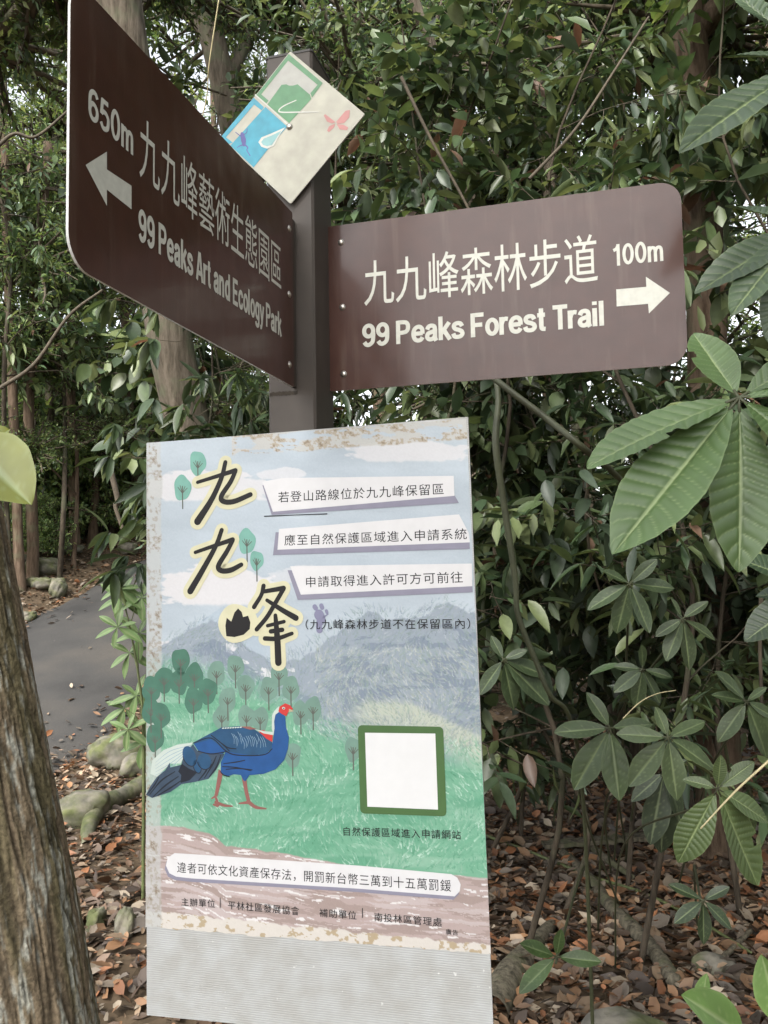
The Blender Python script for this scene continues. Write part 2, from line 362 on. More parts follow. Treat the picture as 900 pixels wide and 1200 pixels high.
def plate(name, pl, uvs, th, mats, parent, radii=None):
    """extruded polygon plate with the front on the plane; mats = front/back, edge"""
    uvs = [np.array(q, float) for q in uvs]; n = len(uvs); out = []
    for i in range(n):
        r = radii[i] if radii else 0
        if not r: out.append(uvs[i]); continue
        a, b, c = uvs[i - 1], uvs[i], uvs[(i + 1) % n]; da, dc = nrm(a - b), nrm(c - b)
        p, q = b + da * r, b + dc * r; o = b + (da + dc) * r
        for t in np.linspace(0, 1, 9): out.append(o + nrm((p - o) * math.cos(t * math.pi / 2) + (q - o) * math.sin(t * math.pi / 2)) * r)
    m = len(out); uv = np.array(out); V = np.vstack([pl.P(uv, 0), pl.P(uv, -th)])
    e1, e2 = uv[1] - uv[0], uv[2] - uv[1]
    ar = sum(uv[i][0] * uv[(i + 1) % m][1] - uv[(i + 1) % m][0] * uv[i][1] for i in range(m))
    f, b = tuple(range(m)), tuple(range(2 * m - 1, m - 1, -1)); sd = [((i + 1) % m, i, m + i, m + (i + 1) % m) for i in range(m)]
    Fc = [f, b] + sd
    if ar < 0: Fc = [q[::-1] for q in Fc]
    return mk(name, V, Fc, mats, parent, midx=[0, 0] + [1] * m)
def disc_bolt(name, pl, c, off, R, mat, parent):
    """domed screw head with a cross slot on the plane at uv c"""
    V = []; Fc = []; n = 14; prof = [(R * 1.25, 0), (R * 1.25, .0006), (R, .0008), (R * .95, .0018), (R * .6, .0027), (0.0001, .003)]
    for rr, h in prof: V += [pl.P(np.array([c[0] + rr * math.cos(k * 2 * math.pi / n), c[1] + rr * math.sin(k * 2 * math.pi / n)]), off + h) for k in range(n)]
    for i in range(len(prof) - 1): Fc += [(i * n + k, i * n + (k + 1) % n, (i + 1) * n + (k + 1) % n, (i + 1) * n + k) for k in range(n)]
    return mk(name, V, Fc, mat, parent, True)

def sign_paint(name, col, rough, coat):
    a = NT(name); a.set(Roughness=rough, Specular__IOR__Level=.28, Coat__Weight=coat, Coat__Roughness=.13)
    tc = a.n('TexCoord'); n1 = a.n('TexNoise', Scale=9., Detail=2.); n2 = a.n('TexNoise', Scale=420., Detail=2.); n3 = a.n('TexNoise', Scale=30., Detail=8.)
    for q in (n1, n2, n3): a.l(tc.outputs['Object'], q.inputs['Vector'])
    mp = a.n('Mapping'); mp.inputs['Scale'].default_value = (55, 55, 5); a.l(tc.outputs['Object'], mp.inputs[0]); n4 = a.n('TexNoise', Scale=1., Detail=6.); a.l(mp.outputs[0], n4.inputs['Vector'])
    mx = a.n('Mix', _data_type='RGBA'); a.l(a.ramp(n4.outputs[0], [(.55, (0, 0, 0)), (.8, (.28, .28, .28))]), mx.inputs[0]); mx.inputs[7].default_value = (.16, .12, .09, 1)
    a.l(a.ramp(n3.outputs[0], [(.3, tuple(np.array(col) * .88)), (.75, tuple(np.array(col) * 1.14))]), mx.inputs[6]); a.l(mx.outputs[2], a.b.inputs['Base Color'])
    b1 = a.n('Bump', Strength=.22, Distance=.02); a.l(n1.outputs[0], b1.inputs['Height'])
    b2 = a.n('Bump', Strength=.16, Distance=.0006); a.l(n2.outputs[0], b2.inputs['Height']); a.l(b1.outputs[0], b2.inputs['Normal']); a.l(b2.outputs[0], a.b.inputs['Normal'])
    return a.m
M['brown'] = sign_paint('sign_brown_paint', (.050, .0185, .0115), .34, .4)
M['reflective'] = plain('off_white_reflective_film', (.50, .50, .44), .5, .08, 120)

# right sign: plane through its inner end, facing the camera
RE = PF(PR1 + .001, .0985 - .0, 0)
RE = np.array([-.0924, 1.4768, 0])
pr = Plane(RE + k3 * (EYE + .3175 - .0), r3, k3)
HS = .3
sr = thing('direction_sign', 'brown arrow sign pointing right, reading 99 Peaks Forest Trail 100m', 'direction sign', (RE[0], RE[1], EYE + .3175), 'brown direction signs on the post')
LS = .6
plate('plate', pr, [(-.0, 0), (LS, 0), (LS, HS), (-.0, HS)], .003, [M['brown'], M['edge']], sr, [.002, .034, .034, .002])
z2 = lambda X, Y: (370 + X / 1.9565, 190 + Y / 1.9565)
text('chinese_lettering', pr, '九九峰森林步道', (427, 359), (701, 330), (427, 306), .0004, M['reflective'], sr, .002, level=True)
text('english_lettering', pr, '99 Peaks Forest Trail', (424.7, 407), (708, 381.5), (424.7, 380), .0004, M['reflective'], sr, ref='9', level=True, bold=.175)
text('distance_lettering', pr, '100m', (718.6, 311.3), (777.4, 306.5), (718.6, 286), .0004, M['reflective'], sr, level=True, bold=.15)
poly('arrow', pr, [z2(*p) for p in [(689, 292), (758, 286), (757, 263), (812, 300), (764, 347), (762, 325), (690, 331)]], .0004, M['reflective'], sr)
for p in [(399.6, 284), (401.2, 360), (402.7, 438.4)]: disc_bolt('bolt', pr, pr.uv(*p), 0, .0048, M['galv'], sr)
# left sign: perpendicular, its plane runs towards the camera; faces right
pl_ = Plane(EL + k3 * (EYE + .307), d3, k3)             # u = 0 at the post end, negative towards the camera
HL = .3
if pl_.n @ r3 < 0: pl_.n = -pl_.n
sl = thing('direction_sign', 'dark brown arrow sign pointing left, reading 99 Peaks Art and Ecology Park 650m', 'direction sign', (EL[0], EL[1], EYE + .307), 'brown direction signs on the post')
plate('plate', pl_, [(0, 0), (0, HL), (-LS, HL), (-LS, 0)], .003, [M['brown'], M['edge']], sl, [.002, .002, .034, .034])
z1 = lambda X, Y: (60 + X / 2.25, Y / 2.25)
text('distance_lettering', pl_, '650m', (103, 141.5), (155.6, 179.5), (103, 102.5), .0004, M['reflective'], sl, ref='0', level=True, bold=.15)
text('chinese_lettering', pl_, '九九峰藝術生態園區', (163, 209), (329.3, 341.5), (163, 133), .0004, M['reflective'], sl, .0, level=True)
text('english_lettering', pl_, '99 Peaks Art and Ecology Park', (161.8, 283.6), (329.8, 393), (161.8, 245), .0004, M['reflective'], sl, ref='9', level=True, bold=.175)
poly('arrow', pl_, [z1(*p) for p in [(90, 435), (146, 400), (146, 447), (211, 490), (211, 552), (146, 500), (146, 543)]], .0004, M['reflective'], sl)
for p in [(339, 268), (339, 345), (339.5, 427.5)]: disc_bolt('bolt', pl_, pl_.uv(*p), 0, .0048, M['galv'], sl)
V, Fc = box_vf(-.009, -.0035, -.03, PD0 + .001, EYE + .31, EYE + .6); mk('bracket', V, Fc, M['post'], sl)
V, Fc = box_vf(PR1 - .001, PR1 + .035, .104, .1095, EYE + .32, EYE + .61); mk('bracket', V, Fc, M['post'], sr)

# diamond plate
M['plate_cream'] = plain('weathered_cream_plate', (.34, .33, .27), .5, .14, 30, .1)
M['p_green'] = plain('faded_green_print', srgb(92, 150, 105, .62), .5, .15, 60)
M['p_blue'] = plain('faded_blue_print', srgb(60, 165, 190, .62), .5, .15, 60)
M['p_pale'] = plain('faded_pale_blue_print', srgb(150, 200, 200, .6), .5, .1, 60)
M['p_pink'] = plain('faded_pink_print', srgb(205, 140, 135, .62), .5, .1, 60)
M['p_violet'] = plain('faded_violet_print', srgb(70, 70, 130), .5, .15, 60)
M['p_grey'] = plain('faded_grey_print', (.31, .31, .28), .5, .08, 60)
M['p_white'] = plain('white_line_print', (.46, .46, .42), .5, .05, 60)
dm = thing('diamond_marker', 'weathered square marker plate turned on its corner, with green hill, frog and pink butterfly prints', 'marker plate', PF(0, PD0 - .012, EYE + .8))
pd = Plane(PF(0, PD0 - .009, EYE + .8), r3, k3)
q8 = lambda X, Y: (240 + X / 4.5, 40 + Y / 4.5)
cor = [pd.uv(340, 60), pd.uv(259.5, 163), pd.uv(340.5, 239), pd.uv(427.5, 133.5)]
plate('plate', pd, cor, .002, [M['plate_cream'], M['edge']], dm, [.003] * 4)
def dpoly(nm, pts, off, mat): return poly(nm, pd, [q8(*p) for p in pts], off, mat, dm)
dpoly('pale_panel', [(443, 125), (600, 262), (445, 450), (300, 330)], .0002, M['p_grey'])
dpoly('green_border', [(443, 105), (272, 322), (325, 366), (337, 351), (298, 318), (440, 140)], .0004, M['p_green'])
dpoly('green_border', [(443, 105), (440, 140), (595, 268), (557, 312), (566, 335), (622, 258)], .0004, M['p_green'])
dpoly('green_hill', [(330, 372), (405, 268), (430, 265), (445, 272), (465, 272), (490, 265), (555, 320), (562, 342), (445, 470)], .0004, M['p_green'])
dpoly('blue_border', [(258, 335), (88, 540), (126, 580), (148, 572), (112, 545), (260, 372), (300, 402), (312, 385)], .0004, M['p_blue'])
dpoly('blue_water', [(320, 384), (435, 488), (335, 605), (258, 703), (135, 588)], .0004, M['p_blue'])
dpoly('pale_pool', [(283, 570), (300, 545), (350, 525), (425, 492), (400, 525), (365, 590), (330, 605), (300, 595)], .0006, M['p_white'])
dpoly('pale_pool', [(298, 570), (312, 552), (355, 535), (405, 510), (388, 535), (355, 585), (330, 592), (308, 585)], .0008, M['p_pale'])
dpoly('butterfly', [(690, 465), (635, 422), (628, 430), (645, 462), (672, 472)], .0004, M['p_pink'])
dpoly('butterfly', [(693, 463), (742, 405), (766, 400), (762, 440), (735, 470), (700, 474)], .0004, M['p_pink'])
dpoly('butterfly', [(688, 472), (655, 487), (645, 510), (655, 518), (682, 492)], .0004, M['p_pink'])
dpoly('butterfly', [(696, 476), (712, 503), (750, 508), (757, 492), (730, 478)], .0004, M['p_pink'])
def stroke(nm, pl, pts, wd, off, mat, parent, sub=6, cap=True):
    """brush stroke as one strip; wd may be a list of widths at the points (px)"""
    uv = np.array([pl.uv(*p) for p in pts]); sc = 1 / 700.
    n = max(2, (len(pts) - 1) * sub + 1)
    C = smooth_line(uv, n) if len(pts) > 2 else np.linspace(uv[0], uv[1], n)
    wds = np.interp(np.linspace(0, 1, n), np.linspace(0, 1, len(np.atleast_1d(wd))), np.atleast_1d(wd)) * sc / 2
    T = nrm(np.gradient(C, axis=0)); N = np.stack([-T[:, 1], T[:, 0]], 1)
    L = C + N * wds[:, None]; R = C - N * wds[:, None]
    V = list(L) + list(R); Fc = [(i + n, i + 1 + n, i + 1, i) for i in range(n - 1)]
    if cap:
        for e, c, t in ((0, C[0], -T[0]), (n - 1, C[-1], T[-1])):
            s = len(V); nn = N[e]; sg = 1
            for a in np.linspace(0, math.pi, 8)[1:-1]: V.append(c + wds[e] * (nn * math.cos(a) + t * math.sin(a)))
            ring = [e] + list(range(s, s + 6)) + [e + n]
            Fc.append(tuple(ring) if e == 0 else tuple(ring[::-1]))
    W = pl.P(np.array(V), off)
    return mk(nm, W, Fc, mat, parent)
for pts, wd in [([(198, 530), (205, 560), (208, 585)], [22, 30, 18]), ([(196, 525), (200, 540)], [16, 14]), ([(192, 540), (178, 530), (163, 518)], [6, 4, 4]), ([(206, 532), (222, 518), (224, 498)], [6, 4, 4]), ([(208, 580), (228, 600), (222, 612), (240, 642)], [9, 6, 5, 5]), ([(200, 585), (182, 592), (172, 600)], [7, 5, 4])]:
    stroke('frog', pd, [q8(*p) for p in pts], np.array(wd) / 4.5, .0006 + .00012 * random.random(), M['p_violet'], dm)
stroke('white_line', pd, [q8(*p) for p in [(482, 350), (420, 378), (392, 402), (410, 413), (520, 412), (600, 412)]], np.array([5, 7, 7, 7, 7, 3]) / 4.5, .0007, M['p_white'], dm)
stroke('white_line', pd, [q8(*p) for p in [(268, 322), (350, 395), (440, 480)]], [1.6, 1.6, 1.6], .0008, M['p_white'], dm)
disc_bolt('bolt', pd, pd.uv(339.3, 148.5), .0008, .0045, M['galv'], dm)

# ------------------------------------------------------------------ notice board with its printed poster
def rot(v):
    t = np.linalg.norm(v); k = np.asarray(v) / t; K = np.array([[0, -k[2], k[1]], [k[2], 0, -k[0]], [-k[1], k[0], 0]])
    return np.eye(3) + math.sin(t) * K + (1 - math.cos(t)) * K @ K
RP = rot([-.0352, -.0181, -.2447]); KS = .972
pc_ = np.array([-.1366, 1.42, -.2465]) * KS + CAM
BW, BH = .5846 * KS, .9768 * KS
pb = Plane(pc_, RP[:, 0], RP[:, 2])
if pb.n[1] > 0: pb.n = -pb.n
a = NT('corrugated_plastic_board'); a.set(Roughness=.38, Specular__IOR__Level=.5)
tc = a.n('TexCoord'); wv = a.n('TexWave', Scale=92., _bands_direction='Z', _wave_type='BANDS'); a.l(tc.outputs['Object'], wv.inputs['Vector'])
n3 = a.n('TexNoise', Scale=25., Detail=8.); a.l(tc.outputs['Object'], n3.inputs['Vector'])
n4 = a.n('TexNoise', Scale=90., Detail=4.); a.l(tc.outputs['Object'], n4.inputs['Vector'])
c1 = a.ramp(wv.outputs[0], [(0., (.34, .35, .35)), (1., (.39, .40, .395))]); c2 = a.ramp(n3.outputs[0], [(.35, (.86, .84, .8)), (.65, (1, 1, 1))])
mx = a.n('Mix', _data_type='RGBA', _blend_type='MULTIPLY'); mx.inputs[0].default_value = 1; a.l(c1, mx.inputs[6]); a.l(c2, mx.inputs[7])
m2 = a.n('Mix', _data_type='RGBA'); a.l(a.ramp(n4.outputs[0], [(.7, (0, 0, 0)), (.76, (.8, .8, .8))]), m2.inputs[0]); a.l(mx.outputs[2], m2.inputs[6]); m2.inputs[7].default_value = (.58, .58, .57, 1)
a.l(m2.outputs[2], a.b.inputs['Base Color']); a.bump(wv.outputs[0], .2, .001); M['coroplast'] = a.m
board = thing('notice_board', 'pale corrugated plastic board with pheasant poster and warning text, fixed to the post', 'notice board', pb.P(np.array([0, -BH / 2])))
plate('backing_board', pb, [(-BW / 2, -BH / 2), (BW / 2, -BH / 2), (BW / 2, BH / 2), (-BW / 2, BH / 2)], .005, [M['coroplast'], M['coroplast']], board)
V, Fc = box_vf(-.04, .02, -.004, PD0 + .001, EYE - .42, EYE - .36); V = V + 0; mk('mounting_block', V, Fc, M['post'], board)
# --- painted sheet: a fine grid whose vertices carry the printed colours
NU, NV = 400, 620
cTL, cTR, cBR, cBL = pb.uv(172.6, 519), pb.uv(546.5, 491), pb.uv(575.3, 1118), pb.uv(170.8, 1086)
uu, vv = np.meshgrid(np.linspace(0, 1, NU), np.linspace(0, 1, NV))
vj = vv.copy(); torn = (fbm(uu[0] * 40, uu[0] * 0, 31) - .5) * .006; vj = vv + vv ** 8 * torn
g = ((1 - uu) * (1 - vj))[..., None] * cTL + (uu * (1 - vj))[..., None] * cTR + (uu * vj)[..., None] * cBR + ((1 - uu) * vj)[..., None] * cBL
GP = pb.P(g, .0006); QX, QY = to_px(GP)
rng = np.random.default_rng(11)
def c3(*c): return np.array(c, float)
img = np.empty(QX.shape + (3,)); img[:] = c3(188, 200, 210)
sk = fbm(QX / 50, QY / 22, 1)[..., None]; img += (sk - .5) * 22
def blend(mask, col, a=1.):
    global img
    m = (mask * a)[..., None]; img = img * (1 - m) + np.asarray(col, float) * m
def cloud(cx, cy, rx, ry, seed, a=.9):
    e = ((QX - cx) / rx) ** 2 + ((QY - cy) / ry) ** 2; n = fbm(QX / 14, QY / 5, seed) - .5
    flat = sstep(cy + ry * .75, cy + ry * .6, QY + 3 * (fbm(QX / 5, QY / 50, seed + 1) - .5))
    blend(sstep(1.05, .85, e + 1.3 * n) * flat, (226, 224, 226), a)
cloud(480, 530, 75, 16, 40, .8); cloud(240, 572, 75, 22, 41, .85); cloud(330, 556, 28, 8, 42, .7)
cloud(255, 690, 72, 28, 43, .95); cloud(375, 675, 60, 12, 44, .5); cloud(205, 765, 45, 14, 45, .8)
crest = np.interp(QX, [165, 200, 226, 248, 270, 293, 325, 360, 400, 430, 455, 490, 524, 550, 590], [768, 750, 734, 725, 738, 760, 778, 768, 738, 716, 724, 722, 706, 716, 740]) + 9 * (fbm(QX / 9, QY / 60, 6) - .5)
far = np.interp(QX, [200, 235, 262, 285, 330], [745, 728, 710, 726, 770]); blend((QY > far).astype(float) * sstep(330, 300, QX) * sstep(215, 235, QX), (176, 192, 206), .6)
blend(sstep(0, 2, QY - crest), (156, 168, 180))
blend(sstep(0, 3, QY - (crest + 14 + 16 * fbm(QX / 20, QY / 20, 12))) * (fbm(QX / 26, QY / 9, 13) > .5), (128, 142, 160), .75)
blend(sstep(12, 2, np.abs(QY - (crest + 18))) * (fbm(QX / 15, QY / 5, 14) > .54) * (QX > 265) * (QX < 345), (228, 228, 232), .95)
gt = np.interp(QX, [165, 260, 330, 380, 430, 500, 590], [776, 790, 812, 850, 862, 876, 884])
blend(sstep(-22, 30, QY - gt + 26 * (fbm(QX / 18, QY / 12, 15) - .5)), (122, 180, 150))
hill = np.interp(QX, [380, 430, 480, 530, 600], [840, 815, 818, 842, 875]); blend(sstep(0, 10, QY - hill + 6 * (fbm(QX / 8, QY / 8, 2) - .5)) * sstep(60, 20, QY - hill) * sstep(390, 440, QX), (202, 208, 188), .85)
blend(sstep(.45, .65, fbm(QX / 60, QY / 10, 17)) * (QY > gt + 25), (98, 164, 132), .7)
blend(sstep(.5, .7, fbm(QX / 70, QY / 12, 18)) * (QY > gt + 35), (160, 198, 176), .6)
gb = np.interp(QX, [165, 215, 245, 265, 300, 340, 400, 450, 500, 580], [966, 968, 976, 990, 995, 1001, 1012, 1018, 1022, 1030]) + 4 * (fbm(QX / 12, QY / 90, 19) - .5)
ground_m = sstep(0, 1.5, QY - gb)
# brush strokes over hills and mountains
def strokes(n, x0, x1, y0, y1, ok, col, ln, angf, jit=14, alpha=.75, wdt=1):
    global img
    xs = rng.uniform(x0, x1, n); ys = rng.uniform(y0, y1, n)
    # map px to grid cell through the inverse bilinear (fast: nearest by scaled affine search)
    k = ok(xs, ys); xs, ys = xs[k], ys[k]; n = len(xs)
    a = angf(xs, ys) + rng.normal(0, .35, n); L = ln * rng.uniform(.5, 1.3, n)
    cc = np.asarray(col)[rng.integers(0, len(col), n)] + rng.normal(0, jit, (n, 1))
    T = np.linspace(0, 1, 14)
    for wq in range(wdt):
        px = xs[:, None] + np.cos(a)[:, None] * L[:, None] * T + wq * .8; py = ys[:, None] + np.sin(a)[:, None] * L[:, None] * T
        # invert by barycentric approximation
        tt = np.interp(py.ravel(), [500, 1110], [0, 1]).reshape(py.shape)
        for _ in range(3):
            xl = 172.6 + (170.8 - 172.6) * tt; xr = 546.5 + (575.3 - 546.5) * tt; s = (px - xl) / (xr - xl)
            yt = 519 + (491 - 519) * s; yb = 1086 + (1118 - 1086) * s; tt = (py - yt) / (yb - yt)
        iu = np.clip((s * (NU - 1)).astype(int), 0, NU - 1); iv = np.clip((tt * (NV - 1)).astype(int), 0, NV - 1)
        inside = (s > 0) & (s < 1) & (tt > 0) & (tt < 1)
        fade = (alpha * (1 - .7 * T))[None].repeat(n, 0)
        C = cc[:, None, :].repeat(14, 1)
        iu, iv, fade, C = iu[inside], iv[inside], fade[inside], C[inside]
        img[iv, iu] = img[iv, iu] * (1 - fade[:, None]) + C * fade[:, None]
crf = lambda xs: np.interp(xs, [165, 200, 248, 293, 325, 360, 400, 430, 490, 524, 590], [768, 750, 725, 760, 778, 768, 738, 716, 722, 706, 740])
gtf = lambda xs: np.interp(xs, [165, 260, 330, 380, 430, 500, 590], [776, 790, 812, 850, 862, 876, 884])
gbf = lambda xs: np.interp(xs, [165, 215, 245, 265, 300, 340, 400, 450, 500, 580], [966, 968, 976, 990, 995, 1001, 1012, 1018, 1022, 1030])
up = lambda xs, ys: -np.pi / 2 + .8 * np.sin(xs / 37. + ys / 23.)
strokes(5200, 170, 580, 705, 890, lambda x, y: (y > crf(x) + 3) & (y < gtf(x) + 25), [c3(188, 196, 200), c3(134, 148, 162), c3(160, 172, 178), c3(140, 164, 158), c3(112, 130, 144), c3(128, 152, 144), c3(140, 160, 150)], 7, up, 9, .65)
strokes(1500, 380, 580, 770, 890, lambda x, y: y < gtf(x) + 20, [c3(204, 208, 200), c3(172, 186, 176), c3(192, 196, 178), c3(144, 166, 156)], 8, up, 8, .7)
strokes(7500, 170, 580, 780, 1030, lambda x, y: (y > gtf(x)) & (y < gbf(x) + 3), [c3(104, 172, 138), c3(136, 190, 162), c3(82, 150, 118), c3(176, 208, 190), c3(116, 178, 146)], 9, up, 8)
strokes(1100, 170, 580, 850, 1025, lambda x, y: (y > gtf(x)) & (np.sin(x / 31. + y / 9.) > .3), [c3(222, 238, 228), c3(206, 230, 214)], 8, up, 6, .8)
blend(ground_m, (172, 154, 148))
blend(ground_m * (fbm(QX / 60, (QY - gb) / 7, 21) > .53), (190, 172, 168), .9); blend(ground_m * (fbm(QX / 80, (QY - gb) / 5, 22) > .6), (205, 192, 190), .8)
blend(ground_m * (fbm(QX / 22, (QY - gb) / 3.2, 23) > .7), (236, 233, 232), 1)
wb = np.interp(QX, [165, 180, 235, 300, 400, 480, 590], [1066, 1068, 1073, 1080, 1090, 1098, 1108]) + 8 * (fbm(QX / 10, QX / 30, 24) - .5)
blend(sstep(0, 1, QY - wb), (222, 216, 208)); blend(sstep(0, 1, QY - wb) * (fbm(QX / 7, QY / 5, 25) > .62), (180, 160, 125), .8)
# old tape along the left and top edges with brown dirt under it
topd = QY - (519 + (QX - 172.6) * (491 - 519) / 374.); lf = QX - 171
tl_m = sstep(19, 17, lf + 4 * (fbm(QX / 60, QY / 14, 26) - .5)); tt_m = sstep(24, 22, topd + 5 * (fbm(QX / 18, QY / 60, 27) - .5)) * (QX > 272) * (fbm(QX / 24, QY / 6, 50) > .36)
blend(tl_m, (196, 198, 196), .75); blend(tt_m, (200, 198, 192), .85)
dirt = fbm(QX / 3, QY / 3, 28); d2 = fbm(QX / 9, QY / 22, 29)
blend(tl_m * (dirt > .5) * (d2 > .5), (165, 156, 142), .55); blend(tt_m * (dirt > .47) * (fbm(QX / 22, QY / 7, 30) > .45), (172, 156, 130), .65)
blend(tl_m * (dirt > .7) * (d2 > .55), (128, 110, 88), .6); blend(tt_m * (dirt > .7) * (fbm(QX / 22, QY / 7, 30) > .5), (128, 108, 82), .6)
img += (fbm(QX / 1.2, QY / 1.2, 33, 2)[..., None] - .5) * 9
PK = .66
def pcol(c): return tuple(float(x) for x in lin(c) * PK)
ix = np.arange(NU * NV).reshape(NV, NU); Fp = np.stack([ix[:-1, :-1], ix[1:, :-1], ix[1:, 1:], ix[:-1, 1:]], -1).reshape(-1, 4)
a = NT('printed_poster_sheet'); at_ = a.n('Attribute', _attribute_name='tint'); a.l(at_.outputs['Color'], a.b.inputs['Base Color']); a.set(Roughness=.42, Specular__IOR__Level=.4)
tc = a.n('TexCoord'); n1 = a.n('TexNoise', Scale=7., Detail=3.); a.l(tc.outputs['Object'], n1.inputs['Vector']); a.bump(n1.outputs[0], .25, .01); M['sheet'] = a.m
sheet = mk('poster_sheet', GP.reshape(-1, 3), Fp, M['sheet'], board, True, cols=lin(np.clip(img, 0, 255)).reshape(-1, 3) * PK)
# --- flat print on the sheet
def pm(nm, c, noise=.05, sc=50, k=1.): return plain(nm, np.array(pcol(c)) * k, .6, noise, sc, spec=.3)
P_ = dict(ink=pm('ink_black', (22, 20, 22)), halo=pm('ink_pale_yellow', (222, 218, 184), .05), strip=pm('ink_white', (232, 231, 232), .03), shade=pm('ink_grey_violet', (148, 146, 164)),
          tree1=pm('ink_tree_green', (78, 124, 106), .12), tree2=pm('ink_tree_pale', (122, 156, 142), .1), tree3=pm('ink_tree_mint', (128, 182, 168), .08), trunk=pm('ink_tree_trunk', (100, 104, 96)),
          paw=pm('ink_paw', (140, 140, 168)), qgreen=pm('ink_olive_green', (78, 112, 64), .06), qwhite=pm('ink_clean_white', (238, 238, 238), .02), text=pm('ink_text', (30, 30, 34)),
          blue=pm('ink_bird_blue', (34, 86, 148), .12), teal=pm('ink_bird_teal', (40, 84, 122), .15), navy=pm('ink_bird_navy', (24, 62, 118), .1), slate=pm('ink_tail_slate', (62, 80, 100), .2), dark=pm('ink_tail_dark', (28, 34, 46), .1),
          red=pm('ink_bird_red', (208, 62, 58)), leg=pm('ink_bird_leg', (150, 98, 92)), white=pm('ink_feather_white', (206, 218, 210), .04), line=pm('ink_feather_line', (150, 178, 196)), beak=pm('ink_beak', (190, 180, 150)))
LZ = .00075
def pp(nm, pts, lay, m): return poly(nm, pb, pts, LZ + lay * .00006, P_[m], board)
def ps(nm, pts, wd, lay, m, sub=6): return stroke(nm, pb, pts, wd, LZ + lay * .00006, P_[m], board, sub)
z3 = lambda p: (160 + p[0] / 3.752, 480 + p[1] / 3.752)
z5 = lambda p: (160 + p[0] / 3.75, 720 + p[1] / 3.75)
z4 = lambda p: (300 + p[0] / 3.214, 480 + p[1] / 3.214)
def lolly(cx, cy, rx, ry, m, lay, th=20):
    pts = []
    for k in range(26):
        a = k * 2 * math.pi / 26; rr = 1 + .07 * math.cos(3 * a + cx) + .04 * math.sin(5 * a + cy); pts.append((cx + rx * rr * math.cos(a) * (1 - .12 * math.sin(a) * -1 * .6), cy - ry * rr * math.sin(a)))
    pp('printed_tree', pts, lay, m)
    ps('printed_trunk', [(cx, cy - 2), (cx + .4, cy + th)], [1.3, 1.6], lay + .3, 'trunk', 2)
    for dx, dy in ((-5, -7), (-2.5, -9), (3, -8), (5.5, -6)): ps('printed_trunk', [(cx, cy + 6), (cx + dx * rx / 9.5, cy + 6 + dy)], [1.1, .8], lay + .5, 'trunk', 2)
T1 = [(212, 775), (192.5, 797), (177.5, 808), (210, 799), (228, 792.5), (227, 821), (244, 810), (177, 833), (189, 839), (182, 865)]
T2 = [(254, 789), (276, 782), (267, 820), (260, 841), (288, 805), (289, 841), (305, 843), (327, 791), (315, 808), (341, 807), (352.5, 836), (367, 831), (343, 885), (414, 878)]
for i, (x, y) in enumerate(T2): lolly(x, y, 10, 14.5, 'tree2', 0 + (i % 3) * .8, 24)
for i, (x, y) in enumerate(T1): lolly(x, y, 10.5, 15.5, 'tree1', 3 + (i % 3) * .8, 25)
for x, y, rx, ry in [(232, 543, 9.5, 14.5), (214, 572, 10, 15), (289.5, 634.6, 10, 15), (301, 657, 8, 11.5)]: lolly(x, y, rx, ry, 'tree3', 3, 24)
title = [([(392, 232), (375, 300), (332, 395), (270, 492)], [20, 22, 26, 34]), ([(270, 320), (350, 295), (436, 268)], [16, 18, 22]), ([(436, 272), (415, 318), (375, 380), (384, 404), (430, 404), (502, 374)], [20, 22, 24, 24, 24, 22]),
         ([(376, 530), (350, 600), (292, 706), (238, 798)], [20, 22, 26, 30]), ([(260, 628), (340, 600), (424, 572)], [16, 18, 22]), ([(424, 576), (398, 625), (362, 686), (374, 708), (415, 706), (462, 682)], [20, 22, 24, 24, 24, 20]),
         ([(560, 775), (550, 815), (518, 868)], [20, 18, 20]), ([(560, 800), (648, 785)], [18, 22]), ([(648, 788), (612, 850), (575, 912), (530, 966)], [20, 20, 20, 20]), ([(575, 838), (640, 880), (702, 916)], [16, 22, 26]),
         ([(612, 905), (620, 1000), (625, 1112)], [18, 28, 30]), ([(578, 950), (650, 932)], [16, 16]), ([(592, 975), (642, 968)], [20, 20]), ([(566, 1006), (620, 1006), (685, 984)], [20, 20, 16])]
shan = [(398, 915), (418, 932), (432, 892), (448, 874), (464, 890), (470, 912), (492, 906), (502, 935), (499, 965), (472, 990), (432, 1000), (396, 996), (392, 950)]
for i, (pts, wd) in enumerate(title): ps('title_halo', [z3(p) for p in pts], np.array(wd) / 3.752 + 11, 6 + i * .12, 'halo')
cx, cy = 448, 940
pp('title_halo', [z3((cx + 88 * math.cos(q), cy + 84 * math.sin(q) * (1 + .08 * math.cos(3 * q)))) for q in np.linspace(0, 6.2832, 28)[:-1]], 8, 'halo')
for i, (pts, wd) in enumerate(title): ps('title_brush_stroke', [z3(p) for p in pts], np.array(wd) / 3.752 * 1.0, 10 + i * .35, 'ink')
pp('title_brush_stroke', [z3(p) for p in shan], 10, 'ink')
